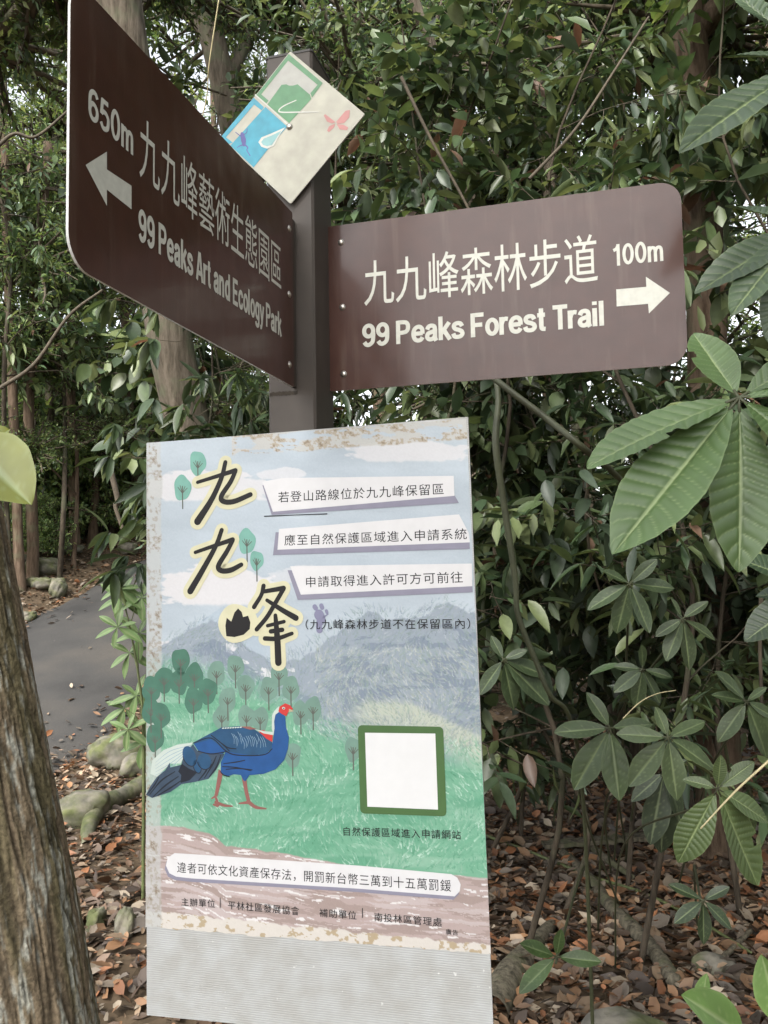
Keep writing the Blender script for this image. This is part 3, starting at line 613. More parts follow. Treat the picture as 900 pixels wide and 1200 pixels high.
# text strips
pp('strip_shadow', [z4(p) for p in [(25, 285), (60, 397), (765, 352), (748, 322), (400, 300)]], 10, 'shade'); pp('text_strip', [z4(p) for p in [(25, 272), (100, 258), (745, 250), (748, 325), (65, 385)]], 12, 'strip')
pp('strip_shadow', [z4(p) for p in [(75, 462), (120, 462), (805, 490), (806, 525), (65, 548)]], 10, 'shade'); pp('text_strip', [z4(p) for p in [(88, 450), (765, 395), (802, 465), (806, 500), (82, 528)]], 12, 'strip')
pp('strip_shadow', [z4(p) for p in [(120, 605), (200, 605), (815, 640), (817, 688), (158, 717)]], 10, 'shade'); pp('text_strip', [z4(p) for p in [(130, 590), (813, 580), (815, 665), (170, 697)]], 12, 'strip')
def pt(s, x0, y0, x1, y1, h, off=.002, sp=1.12): return text('printed_text', pb, s, (x0, y0), (x1, y1), (x0, y0 - h), LZ + 14 * .00006, P_['text'], board, off, spacing=sp)
def z4t(s, x0, y0, x1, y1, h): a, b = z4((x0, y0)), z4((x1, y1)); pt(s, a[0], a[1], b[0], b[1], h / 3.214)
z4t('若登山路線位於九九峰保留區', 85, 351, 708, 320, 41)
z4t('應至自然保護區域進入申請系統', 108, 513, 795, 489, 41)
z4t('申請取得進入許可方可前往', 190, 670, 780, 652, 41)
z4t('（九九峰森林步道不在保留區內）', 188, 828, 808, 826, 38)
for pts, wd in [([(222, 742), (226, 748)], [16, 16]), ([(247, 738), (250, 746)], [15, 15]), ([(266, 758), (268, 764)], [11, 11]), ([(238, 772), (245, 790), (238, 812), (240, 830)], [34, 32, 20, 22]), ([(272, 770), (255, 782)], [4, 6])]:
    ps('printed_footprint', [z4(p) for p in pts], np.array(wd) / 3.214 * 1.1, 9, 'paw')
ps('fold_crease', [z4((33, 402)), z4((150, 397)), z4((268, 393))], [1.2, .8, 1.3], 13, 'text')
# QR panel left blank
def rounded(pts, r):
    out = []; P = [np.array(p, float) for p in pts]
    for i in range(4):
        a, b, c = P[i - 1], P[i], P[(i + 1) % 4]; p, q = b + nrm(a - b) * r, b + nrm(c - b) * r
        for t in np.linspace(0, 1, 6): out.append(tuple((1 - t) ** 2 * p + 2 * t * (1 - t) * b + t * t * q))
    return out
pp('panel_frame', rounded([(419.5, 849.5), (519.5, 851.5), (523.5, 956.5), (422.5, 953)], 6), 10, 'qgreen')
pp('blank_panel', [(428, 858.5), (510.3, 859.5), (513.5, 948.5), (430.8, 945)], 12, 'qwhite')
pt('自然保護區域進入申請網站', 403, 979, 540.5, 983.5, 10.5)
pill = [(205, 999.5), (225, 1000.6), (420, 1014), (529, 1024)] + [(536, 1028), (540, 1036), (539, 1044), (533, 1050)] + [(420, 1041), (225, 1029), (207, 1027)] + [(199, 1023), (195, 1014), (197, 1005)]
pp('strip_shadow', [(x - 1.5, y + 4) for x, y in pill], 10, 'shade'); pp('text_strip', pill, 12, 'strip')
pt('違者可依文化資產保存法，開罰新台幣三萬到十五萬罰鍰', 208, 1022.5, 529, 1045, 13, .002, 1.08)
pt('主辦單位', 213, 1061, 252.5, 1063.5, 9.5); pt('平林社區發展協會', 267.5, 1065, 351, 1072.5, 10); pt('補助單位', 374.5, 1074, 418, 1077.5, 10); pt('南投林區管理處', 439, 1079, 518, 1085.5, 10); pt('廣告', 522.5, 1094.5, 537, 1096, 6.5)
ps('printed_bar', [(258.5, 1052), (258.5, 1063.5)], [.8, .8], 14, 'text', 2); ps('printed_bar', [(425, 1064), (425, 1075)], [.8, .8], 14, 'text', 2)
# pheasant
def bp(nm, pts, lay, m): return pp(nm, [z5(p) for p in pts], 8 + lay, m)
def bs(nm, pts, wd, lay, m): return ps(nm, [z5(p) for p in pts], np.array(wd) / 3.75 * 1.2, 8 + lay, m)
bp('pheasant_print_tail_plume', [(250, 562), (180, 572), (120, 596), (72, 640), (62, 700), (92, 712), (150, 655), (195, 655), (210, 622)], 0, 'white')
for k in range(5): bs('pheasant_print_line', [(240, 575 + k * 4), (150, 600 + k * 18), (85, 650 + k * 14)], [2, 2, 1], .4 + k * .05, 'line')
bp('pheasant_print_tail', [(250, 570), (210, 618), (198, 660), (150, 672), (148, 650), (128, 684), (90, 715), (62, 755), (43, 792), (70, 806), (150, 780), (200, 745), (262, 735), (318, 722), (352, 682), (388, 612), (270, 600)], 1, 'slate')
bp('pheasant_print_tail', [(200, 655), (185, 690), (198, 705), (195, 740), (235, 728), (262, 700), (305, 660), (262, 690), (230, 676)], 1.6, 'dark')
for q in [[(60, 790), (110, 730), (170, 690)], [(75, 800), (130, 750), (185, 712)], [(95, 795), (150, 762), (200, 728)], [(50, 788), (80, 750), (100, 715)], [(300, 718), (335, 660), (352, 622)], [(322, 712), (352, 670), (372, 618)], [(275, 728), (305, 690), (330, 640)]]:
    bs('pheasant_print_line', q, [3, 6, 3], 2.2 + random.random() * .3, 'dark')
for c, rx, ry, an in [((234, 622), 28, 46, .35), ((300, 645), 30, 36, .3), ((268, 668), 16, 30, .3)]:
    e = [(c[0] + rx * math.cos(t) * math.cos(an) + ry * math.sin(t) * math.sin(an), c[1] - rx * math.cos(t) * math.sin(an) + ry * math.sin(t) * math.cos(an)) for t in np.linspace(0, 6.28, 22)[:-1]]
    bp('pheasant_print_feather', e, 2.8, 'teal'); bs('pheasant_print_line', e[2:12], [3] * 4, 3.2, 'dark')
bp('pheasant_print_leg', [(362, 680), (382, 690), (372, 740), (358, 795), (350, 805), (343, 800), (350, 760)], 0, 'leg'); bs('pheasant_print_leg', [(352, 795), (332, 808)], [8, 5], .3, 'leg'); bs('pheasant_print_leg', [(348, 800), (360, 838), (340, 835)], [9, 10, 7], .5, 'leg'); bs('pheasant_print_leg', [(350, 825), (385, 838), (422, 842)], [12, 10, 5], .7, 'leg')
bp('pheasant_print_leg', [(463, 715), (482, 712), (490, 770), (503, 825), (488, 828), (478, 790)], 0, 'leg'); bs('pheasant_print_leg', [(495, 825), (452, 830)], [12, 5], .3, 'leg'); bs('pheasant_print_leg', [(492, 822), (525, 846), (570, 853)], [14, 12, 5], .5, 'leg')
bp('pheasant_print_body', [(605, 425), (598, 470), (606, 520), (600, 560), (588, 600), (540, 616), (440, 606), (395, 600), (372, 650), (372, 695), (402, 710), (430, 702), (460, 705), (470, 728), (480, 733), (497, 706), (560, 700), (612, 680), (650, 640), (667, 590), (671, 540), (658, 495), (655, 450), (640, 428), (620, 418)], 4, 'blue')
bp('pheasant_print_wing', [(250, 563), (330, 520), (375, 496), (455, 490), (520, 505), (562, 532), (598, 562), (596, 592), (560, 614), (500, 618), (440, 609), (395, 601), (380, 612), (320, 612), (272, 598)], 5, 'teal')
bp('pheasant_print_wing', [(255, 568), (330, 548), (395, 601), (375, 612), (300, 608), (268, 592)], 6, 'blue')
bp('pheasant_print_saddle', [(535, 510), (560, 508), (600, 528), (598, 560), (572, 545)], 6, 'red'); bp('pheasant_print_saddle', [(455, 492), (500, 492), (530, 503), (500, 506)], 6, 'leg')
bp('pheasant_print_nape', [(628, 402), (606, 425), (597, 445), (596, 500), (600, 516), (560, 512), (520, 503), (560, 522), (603, 530), (608, 500), (606, 470), (612, 440), (632, 425)], 7, 'white')
bp('pheasant_print_face', [(630, 405), (655, 390), (675, 398), (690, 415), (668, 428), (660, 447), (640, 437), (625, 425)], 8, 'red'); bp('pheasant_print_beak', [(672, 414), (694, 424), (670, 430)], 9, 'beak'); bs('pheasant_print_eye', [(646, 411), (650, 412)], [8, 8], 9, 'white'); bs('pheasant_print_eye', [(648, 412), (650, 412)], [4, 4], 9.6, 'dark')
for q in [[(250, 565), (330, 543), (395, 600), (450, 618), (560, 616), (598, 590)], [(330, 530), (380, 570), (410, 600)], [(272, 600), (330, 612), (395, 603)], [(385, 655), (440, 648), (478, 640)], [(380, 668), (440, 672), (505, 686)], [(395, 680), (450, 676), (510, 682)], [(370, 690), (385, 705), (410, 712)], [(375, 565), (405, 585), (440, 590)]]:
    bs('pheasant_print_line', q, [3, 4, 3], 7.2 + random.random() * .3, 'dark')
rr_ = random.Random(3)
for k in range(16):
    x = 420 + 9 * k; y = 515 + rr_.random() * 30; bs('pheasant_print_line', [(x, y), (x + 10, y + 20), (x + 4 + 12 * rr_.random(), y + 45)], [1.5, 1.5, 1], 7 + .03 * k, 'line')
for k in range(8): x = 380 + k * 11; bs('pheasant_print_line', [(x, 500 - k * .6), (x + 5, 499 - k * .6)], [4, 4], 7.9, 'white')

# ------------------------------------------------------------------ vegetation helpers
LEAF6 = (np.array([[0, 0, 0], [0, .5, -.05], [0, 1, -.16], [-.17, .22, .035], [-.2, .6, .02], [.17, .22, .035], [.2, .6, .02]]),
         [(0, 1, 3), (1, 4, 3), (1, 2, 4), (0, 5, 1), (1, 5, 6), (1, 6, 2)])
LEAF2 = (np.array([[0, 0, 0], [-.2, .45, .04], [0, 1, -.1], [.2, .45, .04]]), [(0, 3, 2), (0, 2, 1)])
def frames(D, N):
    D = nrm(D); Sd = nrm(np.cross(D, N)); return Sd, D, np.cross(Sd, D)
def leaf_geo(P, D, N, S, C, tpl, wide=1.):
    T, Fc = tpl; Sd, D, N = frames(D, N); n = len(P); k = len(T)
    S = np.asarray(S)[:, None, None]; t = T[None]
    V = P[:, None] + S * (t[..., :1] * wide * Sd[:, None] + t[..., 1:2] * D[:, None] + t[..., 2:] * N[:, None])
    F_ = (np.array(Fc)[None] + (np.arange(n) * k)[:, None, None]).reshape(-1, 3)
    return V.reshape(-1, 3), F_, np.repeat(C, k, 0)
def leaf_template(name, wide, curl, n=7, lobes=False):
    """one leaf of length 1 with a midrib, cupped blades and a drooping pointed tip: 4n-ish triangles"""
    V = []; Fc = []
    for i in range(n):
        t = i / (n - 1); wd = wide * math.sin(math.pi * min(1, t ** .85)) ** .8 * (1 if t < .999 else 0) + .004
        z = -curl * t * t; V += [(-wd, t, z + wd * .28), (0, t, z - .012), (wd, t, z + wd * .28)]
    for i in range(n - 1): a = i * 3; Fc += [(a, a + 1, a + 4, a + 3), (a + 1, a + 2, a + 5, a + 4)]
    me = bpy.data.meshes.new(name); me.from_pydata(V, [], Fc); me.materials.append(M['leaf_one'])
    me.polygons.foreach_set('use_smooth', np.ones(len(me.polygons), bool)); return me
ONE = [leaf_template('leaf', .2, .1), leaf_template('leaf', .17, .28), leaf_template('leaf', .23, .18), leaf_template('leaf', .15, .05)]
def leaf_obj(P, D, N, S, C, parent, R, name='leaf', wide=1.):
    Sd, D, N = frames(np.array([D]), np.array([N])); me = ONE[R.randrange(4)]
    o = bpy.data.objects.new(name, me); COL.objects.link(o); o.parent = parent
    p = P - origin(parent)
    m = Matrix(((Sd[0][0], D[0][0], N[0][0], 0), (Sd[0][1], D[0][1], N[0][1], 0), (Sd[0][2], D[0][2], N[0][2], 0), (0, 0, 0, 1)))
    o.matrix_basis = Matrix.Translation(Vector(p)) @ m @ Matrix.Diagonal((float(S) * wide, float(S), float(S), 1)); o.color = (*[float(x) for x in C], 1); return o
GREENS = np.array([(.053, .076, .031), (.042, .066, .030), (.072, .096, .040), (.034, .056, .027), (.105, .128, .056), (.048, .070, .040)]) * 1.12
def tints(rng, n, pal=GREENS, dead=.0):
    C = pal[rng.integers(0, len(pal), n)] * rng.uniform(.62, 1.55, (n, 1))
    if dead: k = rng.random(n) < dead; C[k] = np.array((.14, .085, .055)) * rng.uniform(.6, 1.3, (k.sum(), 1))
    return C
def grow(rng, base, top, r0, nbr, brlen, elev, tw, leaf, t0=.2, droop=.5, per=9, whorl=False):
    """stem from base to top with nbr branches, each with tw twigs bearing `per` leaves -> tubes and leaf arrays"""
    base = np.asarray(base, float); top = np.asarray(top, float); L = np.linalg.norm(top - base)
    mid = [base + (top - base) * t + np.r_[rng.normal(0, .035 * L, 2), 0] * (0 < t < 1) for t in np.linspace(0, 1, 6)]
    S = smooth_line(mid, 22); stems = [tube(S, np.linspace(r0, r0 * .3, 22), 7)]; tw_ = []
    P = []; D = []; N = []; Z = []
    for b in range(nbr):
        t = t0 + (1 - t0) * (b + rng.random()) / nbr; q = S[min(21, int(t * 21))]
        az = rng.uniform(0, 2 * math.pi); el = elev + rng.normal(0, .25); l = brlen * rng.uniform(.55, 1.15) * (1 - .35 * t)
        d = np.array([math.cos(az) * math.cos(el), math.sin(az) * math.cos(el), math.sin(el)])
        pts = [q]; dd = d.copy()
        for k in range(6): dd = nrm(dd + rng.normal(0, .12, 3) - np.array([0, 0, .06])); pts.append(pts[-1] + dd * l / 6)
        B = np.array(pts); rb = r0 * .4 * (1 - .5 * t); stems.append(tube(B, np.linspace(rb, rb * .35, 7), 5))
        for k in range(tw):
            u = .25 + .75 * (k + rng.random()) / tw; j = min(5, int(u * 6)); a = B[j] + (B[j + 1] - B[j]) * (u * 6 - j)
            td = nrm(dd * .5 + rng.normal(0, .6, 3) + np.array([0, 0, .1])); tl = rng.uniform(.12, .3) * (leaf / .1)
            e = a + td * tl; c = a + td * tl * .5 + np.array([0, 0, -.02])
            tw_.append(tube([a, c, e], [rb * .3 + .001, rb * .2 + .001, .001], 3, False))
            m = per
            if whorl: f = np.clip(1 - np.abs(rng.normal(0, .1, m)), .6, 1)
            else: f = np.linspace(.15, 1, m)
            pos = a + f[:, None] * (e - a)
            ang = rng.uniform(0, 6.28) + np.arange(m) * 2.4; ref = nrm(np.cross(td, [0, 0, 1.]) + 1e-6); rf2 = np.cross(td, ref)
            out = np.cos(ang)[:, None] * ref + np.sin(ang)[:, None] * rf2
            dv = nrm(td * .55 + out * .8 + rng.normal(0, .18, (m, 3)) - np.array([0, 0, droop * rng.uniform(.5, 1.3)]))
            nn = nrm(np.array([0, 0, 1.]) + rng.normal(0, .35, (m, 3)) + .25 * out)
            P.append(pos); D.append(dv); N.append(nn); Z.append(leaf * rng.uniform(.65, 1.25, m))
    return stems, tw_, np.vstack(P), np.vstack(D), np.vstack(N), np.concatenate(Z)
def vis(P, m=30):
    x, y = to_px(P); return (x > -m) & (x < 900 + m) & (y > -m) & (y < 1200 + m) & (P[:, 1] > .3)
_R = random.Random(8)
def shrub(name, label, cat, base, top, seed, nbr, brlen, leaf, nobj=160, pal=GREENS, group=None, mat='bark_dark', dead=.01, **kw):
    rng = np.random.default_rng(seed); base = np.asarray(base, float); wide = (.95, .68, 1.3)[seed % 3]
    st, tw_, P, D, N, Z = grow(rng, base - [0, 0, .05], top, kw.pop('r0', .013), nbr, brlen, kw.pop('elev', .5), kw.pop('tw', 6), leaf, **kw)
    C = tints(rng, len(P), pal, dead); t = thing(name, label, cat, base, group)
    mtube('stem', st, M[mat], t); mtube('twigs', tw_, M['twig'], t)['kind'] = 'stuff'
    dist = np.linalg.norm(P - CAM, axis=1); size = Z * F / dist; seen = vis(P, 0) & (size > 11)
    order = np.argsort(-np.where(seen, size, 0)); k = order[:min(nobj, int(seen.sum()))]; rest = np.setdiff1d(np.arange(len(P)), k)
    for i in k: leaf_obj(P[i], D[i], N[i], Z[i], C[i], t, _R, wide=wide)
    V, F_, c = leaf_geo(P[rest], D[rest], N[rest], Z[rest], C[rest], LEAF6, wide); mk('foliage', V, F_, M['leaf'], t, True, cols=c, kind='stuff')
    return t

# crown templates shared by the background trees
def crown_mesh(seed, n_br, leaf, pal, flat=.75, tpl=LEAF2, per=10, tw=9):
    rng = np.random.default_rng(seed); L = []; P = []; D = []; N = []; Z = []
    for b in range(n_br):
        az = rng.uniform(0, 6.28); el = rng.uniform(-.5, 1.2); l = rng.uniform(.6, 1.05)
        d = np.array([math.cos(az) * math.cos(el), math.sin(az) * math.cos(el), math.sin(el) * flat]); q = -d * .02
        pts = [q]; dd = d.copy()
        for k in range(5): dd = dd + rng.normal(0, .1, 3); pts.append(pts[-1] + dd * l / 5)
        B = np.array(pts); L.append(tube(B, np.linspace(.03, .006, 6), 4, False))
        for k in range(tw):
            u = .3 + .7 * (k + rng.random()) / tw; j = min(4, int(u * 5)); a = B[j]; td = nrm(dd * .4 + rng.normal(0, .7, 3)); e = a + td * rng.uniform(.08, .22)
            L.append(tube([a, (a + e) / 2, e], [.006, .004, .002], 3, False)); f = np.linspace(.2, 1.1, per)
            pos = a + f[:, None] * (e - a) + rng.normal(0, leaf * .35, (per, 3)); P.append(pos)
            D.append(nrm(td * .5 + rng.normal(0, .7, (per, 3)) - [0, 0, .35])); N.append(nrm(np.array([0, 0, 1.]) + rng.normal(0, .45, (per, 3)))); Z.append(leaf * rng.uniform(.6, 1.25, per))
    P, D, N, Z = np.vstack(P), np.vstack(D), np.vstack(N), np.concatenate(Z)
    V, F_, c = leaf_geo(P, D, N, Z, tints(rng, len(P), pal), tpl)
    LV, LF = join(L); ol = mk('crown', np.vstack([LV, V]), [tuple(f) for f in LF.tolist()] + [tuple(f + len(LV)) for f in F_], [M['twig'], M['leaf_thin']], None, True,
                              cols=np.vstack([np.full((len(LV), 3), .06), c]), midx=[0] * len(LF) + [1] * len(F_))
    me = ol.data; bpy.data.objects.remove(ol); return me
PALB = GREENS * 1.3; PALF = GREENS * 1.7 + np.array([.012, .016, 0])  # PALF: leaf colour raised to paint in the brightness of backlit leaves
CR = [crown_mesh(21, 50, .062, PALB), crown_mesh(22, 38, .07, PALB, .9), crown_mesh(23, 46, .058, PALF, .65), crown_mesh(24, 30, .07, PALF, .8)]
CY = crown_mesh(27, 64, .085, PALF * 1.35, .8, LEAF6, 10)  # bush leaves coloured brighter still, making up for the little light reaching them
CS = [crown_mesh(25, 46, .085, PALB, .9, LEAF6, 10), crown_mesh(26, 40, .095, PALF, .8, LEAF6, 10)]
def tree(label, pts, r0, r1, crowns, seed, mat='bark_brown', group='trees in the forest', name='forest_tree', limbs=3, sides=10):
    """pts: trunk polyline from the ground up; crowns: (x, y, z, radius, template)"""
    rng = np.random.default_rng(seed); pts = np.array(pts, float); t = thing(name, label, 'tree', pts[0], group)
    pts[0][2] -= .15; L = smooth_line(pts, 26); wob = np.cumsum(rng.normal(0, r0 * .06, (26, 3)), 0); wob[:, 2] = 0; wob -= np.linspace(0, 1, 26)[:, None] * wob[-1]
    L = L + wob; rad = np.linspace(r0, r1, 26); rad[0] *= 1.5; rad[1] *= 1.2
    mtube('trunk', [tube(L, rad, sides)], M[mat], t)
    for (x, y, z, R, k) in crowns:
        c = np.array([x, y, z]); q = L[min(25, int(np.argmin(np.abs(L[:, 2] - (z - R * .6)))))]
        m = (q + c) / 2 + rng.normal(0, .12 * R, 3) + [0, 0, .1 * R]
        mtube('limb', [tube(smooth_line([q, m, c], 10), np.linspace(r1 * .75, r1 * .3, 10), 6)], M[mat], t)
        o = bpy.data.objects.new('crown', (CR + CS)[k]); COL.objects.link(o); o.parent = t
        o.location = Vector(c - origin(t)); o.rotation_euler = (rng.uniform(-.2, .2), rng.uniform(-.2, .2), rng.uniform(0, 6.28)); o.scale = (R * rng.uniform(.9, 1.1),) * 2 + (R * rng.uniform(.8, 1.),)
    return t
def gxy(px, Y): p = at(px, 640, Y); return on(p[0], Y)
def pth(px, Ys=None):   # [(px,py,Y)...] -> world
    return [at(*q) for q in px]
def trunk_at(top, bot):
    """top/bot = (px, py, Y): line through both, extended down to the ground"""
    a = at(*top); b = at(*bot); d = (b - a) / (a[2] - b[2]); p = b.copy()
    for _ in range(400):
        if p[2] <= height(p[0], p[1]): break
        p = p + d * .03
    return p, b, a

# ------------------------------------------------------------------ trees one can tell apart
b, m_, a_ = trunk_at((138, -25, 4.4), (207, 400, 4.6))
tree('pale thick trunk rising behind the left sign, its crown above the frame', [b, m_, a_, a_ + (a_ - m_) * .55], .135, .1, [(-1.9, 4.6, 4.9, 1.1, 1), (-1.3, 5.2, 5.3, 1.0, 0), (-2.6, 5.4, 5.0, 1.2, 2)], 1, 'bark_pale', limbs=3, sides=18)
b, m_, a_ = trunk_at((232, -25, 6.2), (296, 250, 6.4))
tree('mottled leaning trunk between the left sign and the diamond plate', [b, m_, a_, a_ + (a_ - m_) * .6], .11, .09, [(-1.0, 6.5, 6.0, 1.4, 0), (-2.2, 6.8, 6.4, 1.3, 2), (-.5, 7.1, 5.0, 1.0, 1)], 2, 'bark_pale', sides=14)
b, m_, a_ = trunk_at((146, 380, 13.6), (160, 600, 13.8))
tree('slim upright grey trunk beside the upper left corner of the poster, at the road bend', [b, m_, a_, a_ + [0, 0, 3]], .085, .06, [(-4.0, 13, 8.0, 2.0, 3), (-5.4, 13.5, 7, 1.6, 2)], 3)
b, m_, a_ = trunk_at((124, 440, 13.6), (128, 560, 13.6))
tree('thin dark trunk left of the slim grey trunk by the road bend', [b, m_, a_, a_ + [-.3, 0, 3]], .06, .045, [(-3.6, 11.5, 6.6, 1.6, 2), (-4.6, 11, 5.6, 1.3, 3)], 4, 'bark_dark')
b, m_, a_ = trunk_at((36, 420, 11.2), (38, 640, 11.2))
tree('straight brown trunk on the bank, above the pair of pale stones', [b, m_, a_, a_ + [.2, 0, 3]], .085, .06, [(-4.9, 11.6, 7.0, 1.1, 2)], 5)
b, m_, a_ = trunk_at((82, 420, 12.6), (86, 610, 12.6))
tree('brown trunk in the middle of the left bank, half hidden in leaves', [b, m_, a_, a_ + [.1, 0, 3]], .08, .06, [(-4.6, 12.9, 6.8, 1.2, 3)], 6)
b, m_, a_ = trunk_at((8, 250, 10.8), (14, 420, 10.8))
tree('brown trunk at the far left edge under the dark leaf clump', [b, m_, a_, a_ + [-.1, 0, 2.5]], .065, .05, [(-5.4, 10.8, 6.6, 1.1, 2)], 7)
b, m_, a_ = trunk_at((70, -20, 13.0), (60, 420, 13.0))
tree('curved grey trunk in the top left corner beside the left sign', [b, m_, a_, a_ + [-.3, 0, 1.5]], .075, .06, [(-5.2, 13, 8.6, 1.3, 2), (-4.6, 12.4, 5.6, 1.2, 3)], 8, 'bark_pale')
b, m_, a_ = trunk_at((58, 280, 15), (66, 420, 15))
tree('far thin trunk seen under the lower corner of the left sign', [b, m_, a_, a_ + [0, 0, 3]], .09, .06, [(-5.8, 15, 8.5, 2.3, 2), (-7.5, 16, 7.5, 2.2, 3)], 9)
b, m_, a_ = trunk_at((168, 440, 17), (170, 520, 17))
tree('far trunk close to the upper left corner of the poster, in bright leaves', [b, m_, a_, a_ + [0, 0, 4]], .11, .07, [(-4.5, 17, 10, 2.4, 3), (-6.5, 18, 8.5, 2.2, 2)], 10)
b, m_, a_ = trunk_at((832, 330, 4.3), (842, 760, 4.3))
tree('brown flaking trunk on the right behind the large palmate leaf', [b, m_, a_, a_ + [-.1, 0, 2.6]], .115, .09, [(1.9, 4.8, 4.6, 1.2, 0), (2.8, 4.3, 4.9, 1.2, 1), (2.2, 5.4, 5.6, 1.3, 2)], 11, 'bark_brown', sides=14)
b, m_, a_ = trunk_at((620, 20, 5.6), (655, 300, 5.6))
tree('pale stem hidden among leaves above the right sign', [b, m_, a_, a_ + [-.2, 0, 1.4]], .06, .045, [(.7, 5.7, 5.4, 1.1, 1), (1.6, 5.8, 5.2, 1.1, 0), (1.2, 6.4, 4.4, 1.0, 1)], 12, 'bark_pale')
b, m_, a_ = trunk_at((560, -20, 7), (610, 260, 7))
tree('slanting trunk deep in the foliage above the right sign', [b, m_, a_, a_ + [-.3, 0, 2]], .08, .06, [(.4, 7.4, 6.4, 1.5, 0), (1.6, 7.6, 6.0, 1.4, 2), (-.3, 7.6, 4.6, 1.1, 1)], 13)
b, m_, a_ = trunk_at((500, 40, 4.6), (560, 250, 4.9))
tree('leaning pair of branches to the right of the diamond plate', [b, m_, a_, a_ + [-.35, 0, .9]], .038, .03, [(-.1, 4.8, 4.3, .8, 1), (.3, 5.2, 4.7, .9, 0)], 14, 'bark_pale')
b, m_, a_ = trunk_at((772, 560, 5.4), (748, 800, 5.4))
tree('thin dark trunk in the shade right of the poster', [b, m_, a_, a_ + [.2, 0, 2.4]], .05, .04, [(1.9, 5.8, 3.9, .9, 4), (1.1, 6.0, 4.2, 1.0, 4)], 15, 'bark_dark')
# forest behind: (x, y, trunk height, crown template), each with its own place
far = [(-9, 18, 9, 'tall tree high on the left slope'), (-4.0, 20, 10, 'tree straight up the road behind the poster corner'),
       (.1, 12.6, 7.5, 'tree behind the signpost, seen left of the diamond plate'), (.8, 13.5, 8, 'tree in the second row above the right sign'), (2.6, 11, 7.5, 'tree in the second row above the middle of the right sign'), (4.8, 12.5, 8, 'tree in the second row beyond the end of the right sign'),
       (6.6, 10, 7, 'tree at the right edge of the frame, second row'), (3.6, 17, 9, 'tree far behind the right sign'), (8, 16, 9, 'tree far back at the right edge'), (0, 22, 11, 'tree far back behind the post'), (4.0, 8.0, 6.4, 'tree close behind the end of the right sign'), (1.4, 9.2, 6.8, 'tree close behind the middle of the right sign'), (5.6, 7, 5.6, 'tree behind the top right palmate leaves')]
for i, (x, y, h, lb) in enumerate(far):
    R = random.Random(50 + i); p = on(x, y); k = [0, 2, 1, 3][i % 4]; cs = []
    right = x > -.6
    n = 5 if right else 4
    for q in range(n):
        z = p[2] + h * (.30 + .75 * q / (n - 1)) if right else p[2] + h * (.46 + .62 * q / (n - 1)); rr = (1.5 if right else 1.15) * (h / 8)
        cs.append((x + R.uniform(-1.1, 1.1), y + R.uniform(-.9, .9), z, rr * R.uniform(.8, 1.15), (k + q) % 4))
    tree(('leafy ' if i % 2 else 'dense ') + lb, [p, p + [R.uniform(-.2, .2), 0, h * .4], p + [R.uniform(-.4, .4), R.uniform(-.3, .3), h]], .13, .06, cs, 60 + i, 'bark_brown' if i % 3 else 'bark_dark')

side = [(3.4, 1.2, 'unseen tree added as a light blocker beside the path to the right, outside the frame'), (3.2, -1.0, 'unseen tree added as a light blocker to the right of the path behind the viewpoint'), (2.9, 3.0, 'tree added as a light blocker just past the right edge of the frame'), (4.6, 5.0, 'tree added as a light blocker in the thicket beyond the right edge of the frame')]  # added off-frame trees that block sky light from the right, darkening the left sign
for i, (x, y, lb) in enumerate(side):
    R = random.Random(90 + i); p = on(x, y)
    tree('leafy ' + lb, [p, p + [.1, 0, 2.2], p + [R.uniform(-.3, .3), 0, 4.6]], .1, .05, [(x + R.uniform(-.5, .5), y + R.uniform(-.4, .4), z, rr, k) for z, rr, k in ((.9, .9, 4), (1.9, 1.1, 5), (3.0, 1.25, 4), (4.1, 1.4, 5), (5.2, 1.4, 4))] + [(x - 1.1, y + .2, 4.7, 1.2, 5)], 95 + i)
p = on(-2.6, -2.4)  # unseen tree added so its crowns shade the poster and signs
tree('tall unseen tree added on the near side of the road behind the viewpoint, crown shading poster and signs', [p, p + [.2, .1, 2.4], p + [.9, .3, 5.2]], .14, .07, [(-1.4, -1.9, 4.9, 1.25, 1), (-.2, -2.5, 5.0, 1.2, 3), (.9, -1.6, 5.1, 1.2, 1), (-.6, -.9, 5.6, 1.2, 3), (-2.6, -2.9, 5.3, 1.3, 1), (.5, -3.6, 5.6, 1.4, 1), (-1.4, -4.2, 5.9, 1.5, 3), (1.8, -2.8, 5.2, 1.3, 1)], 97)
light = [(-7.2, 14, 'slender tree with bright leaves on the left slope'), (-5.7, 11.6, 'slender low-branched tree on the bank at the left edge'), (-4.5, 13.0, 'slender low-branched tree over the bank'), (-3.7, 15.0, 'slender tree with bright leaves at the road bend'), (-5.0, 17.5, 'slender bright-leaved tree above the road bend'), (-10, 15, 'slender bright tree beyond the left edge trunks')]
for i, (x, y, lb) in enumerate(light):
    R = random.Random(400 + i); p = on(x, y)
    tree(lb, [p, p + [.1, 0, 3], p + [R.uniform(-.4, .4), 0, 7]], .07, .035, [(x + R.uniform(-1.3, 1.3), y + R.uniform(-1, 1), p[2] + z, R.uniform(.9, 1.3), 2 + (i + j) % 2) for j, z in enumerate((1.9, 2.9, 4.1, 5.6))], 410 + i)
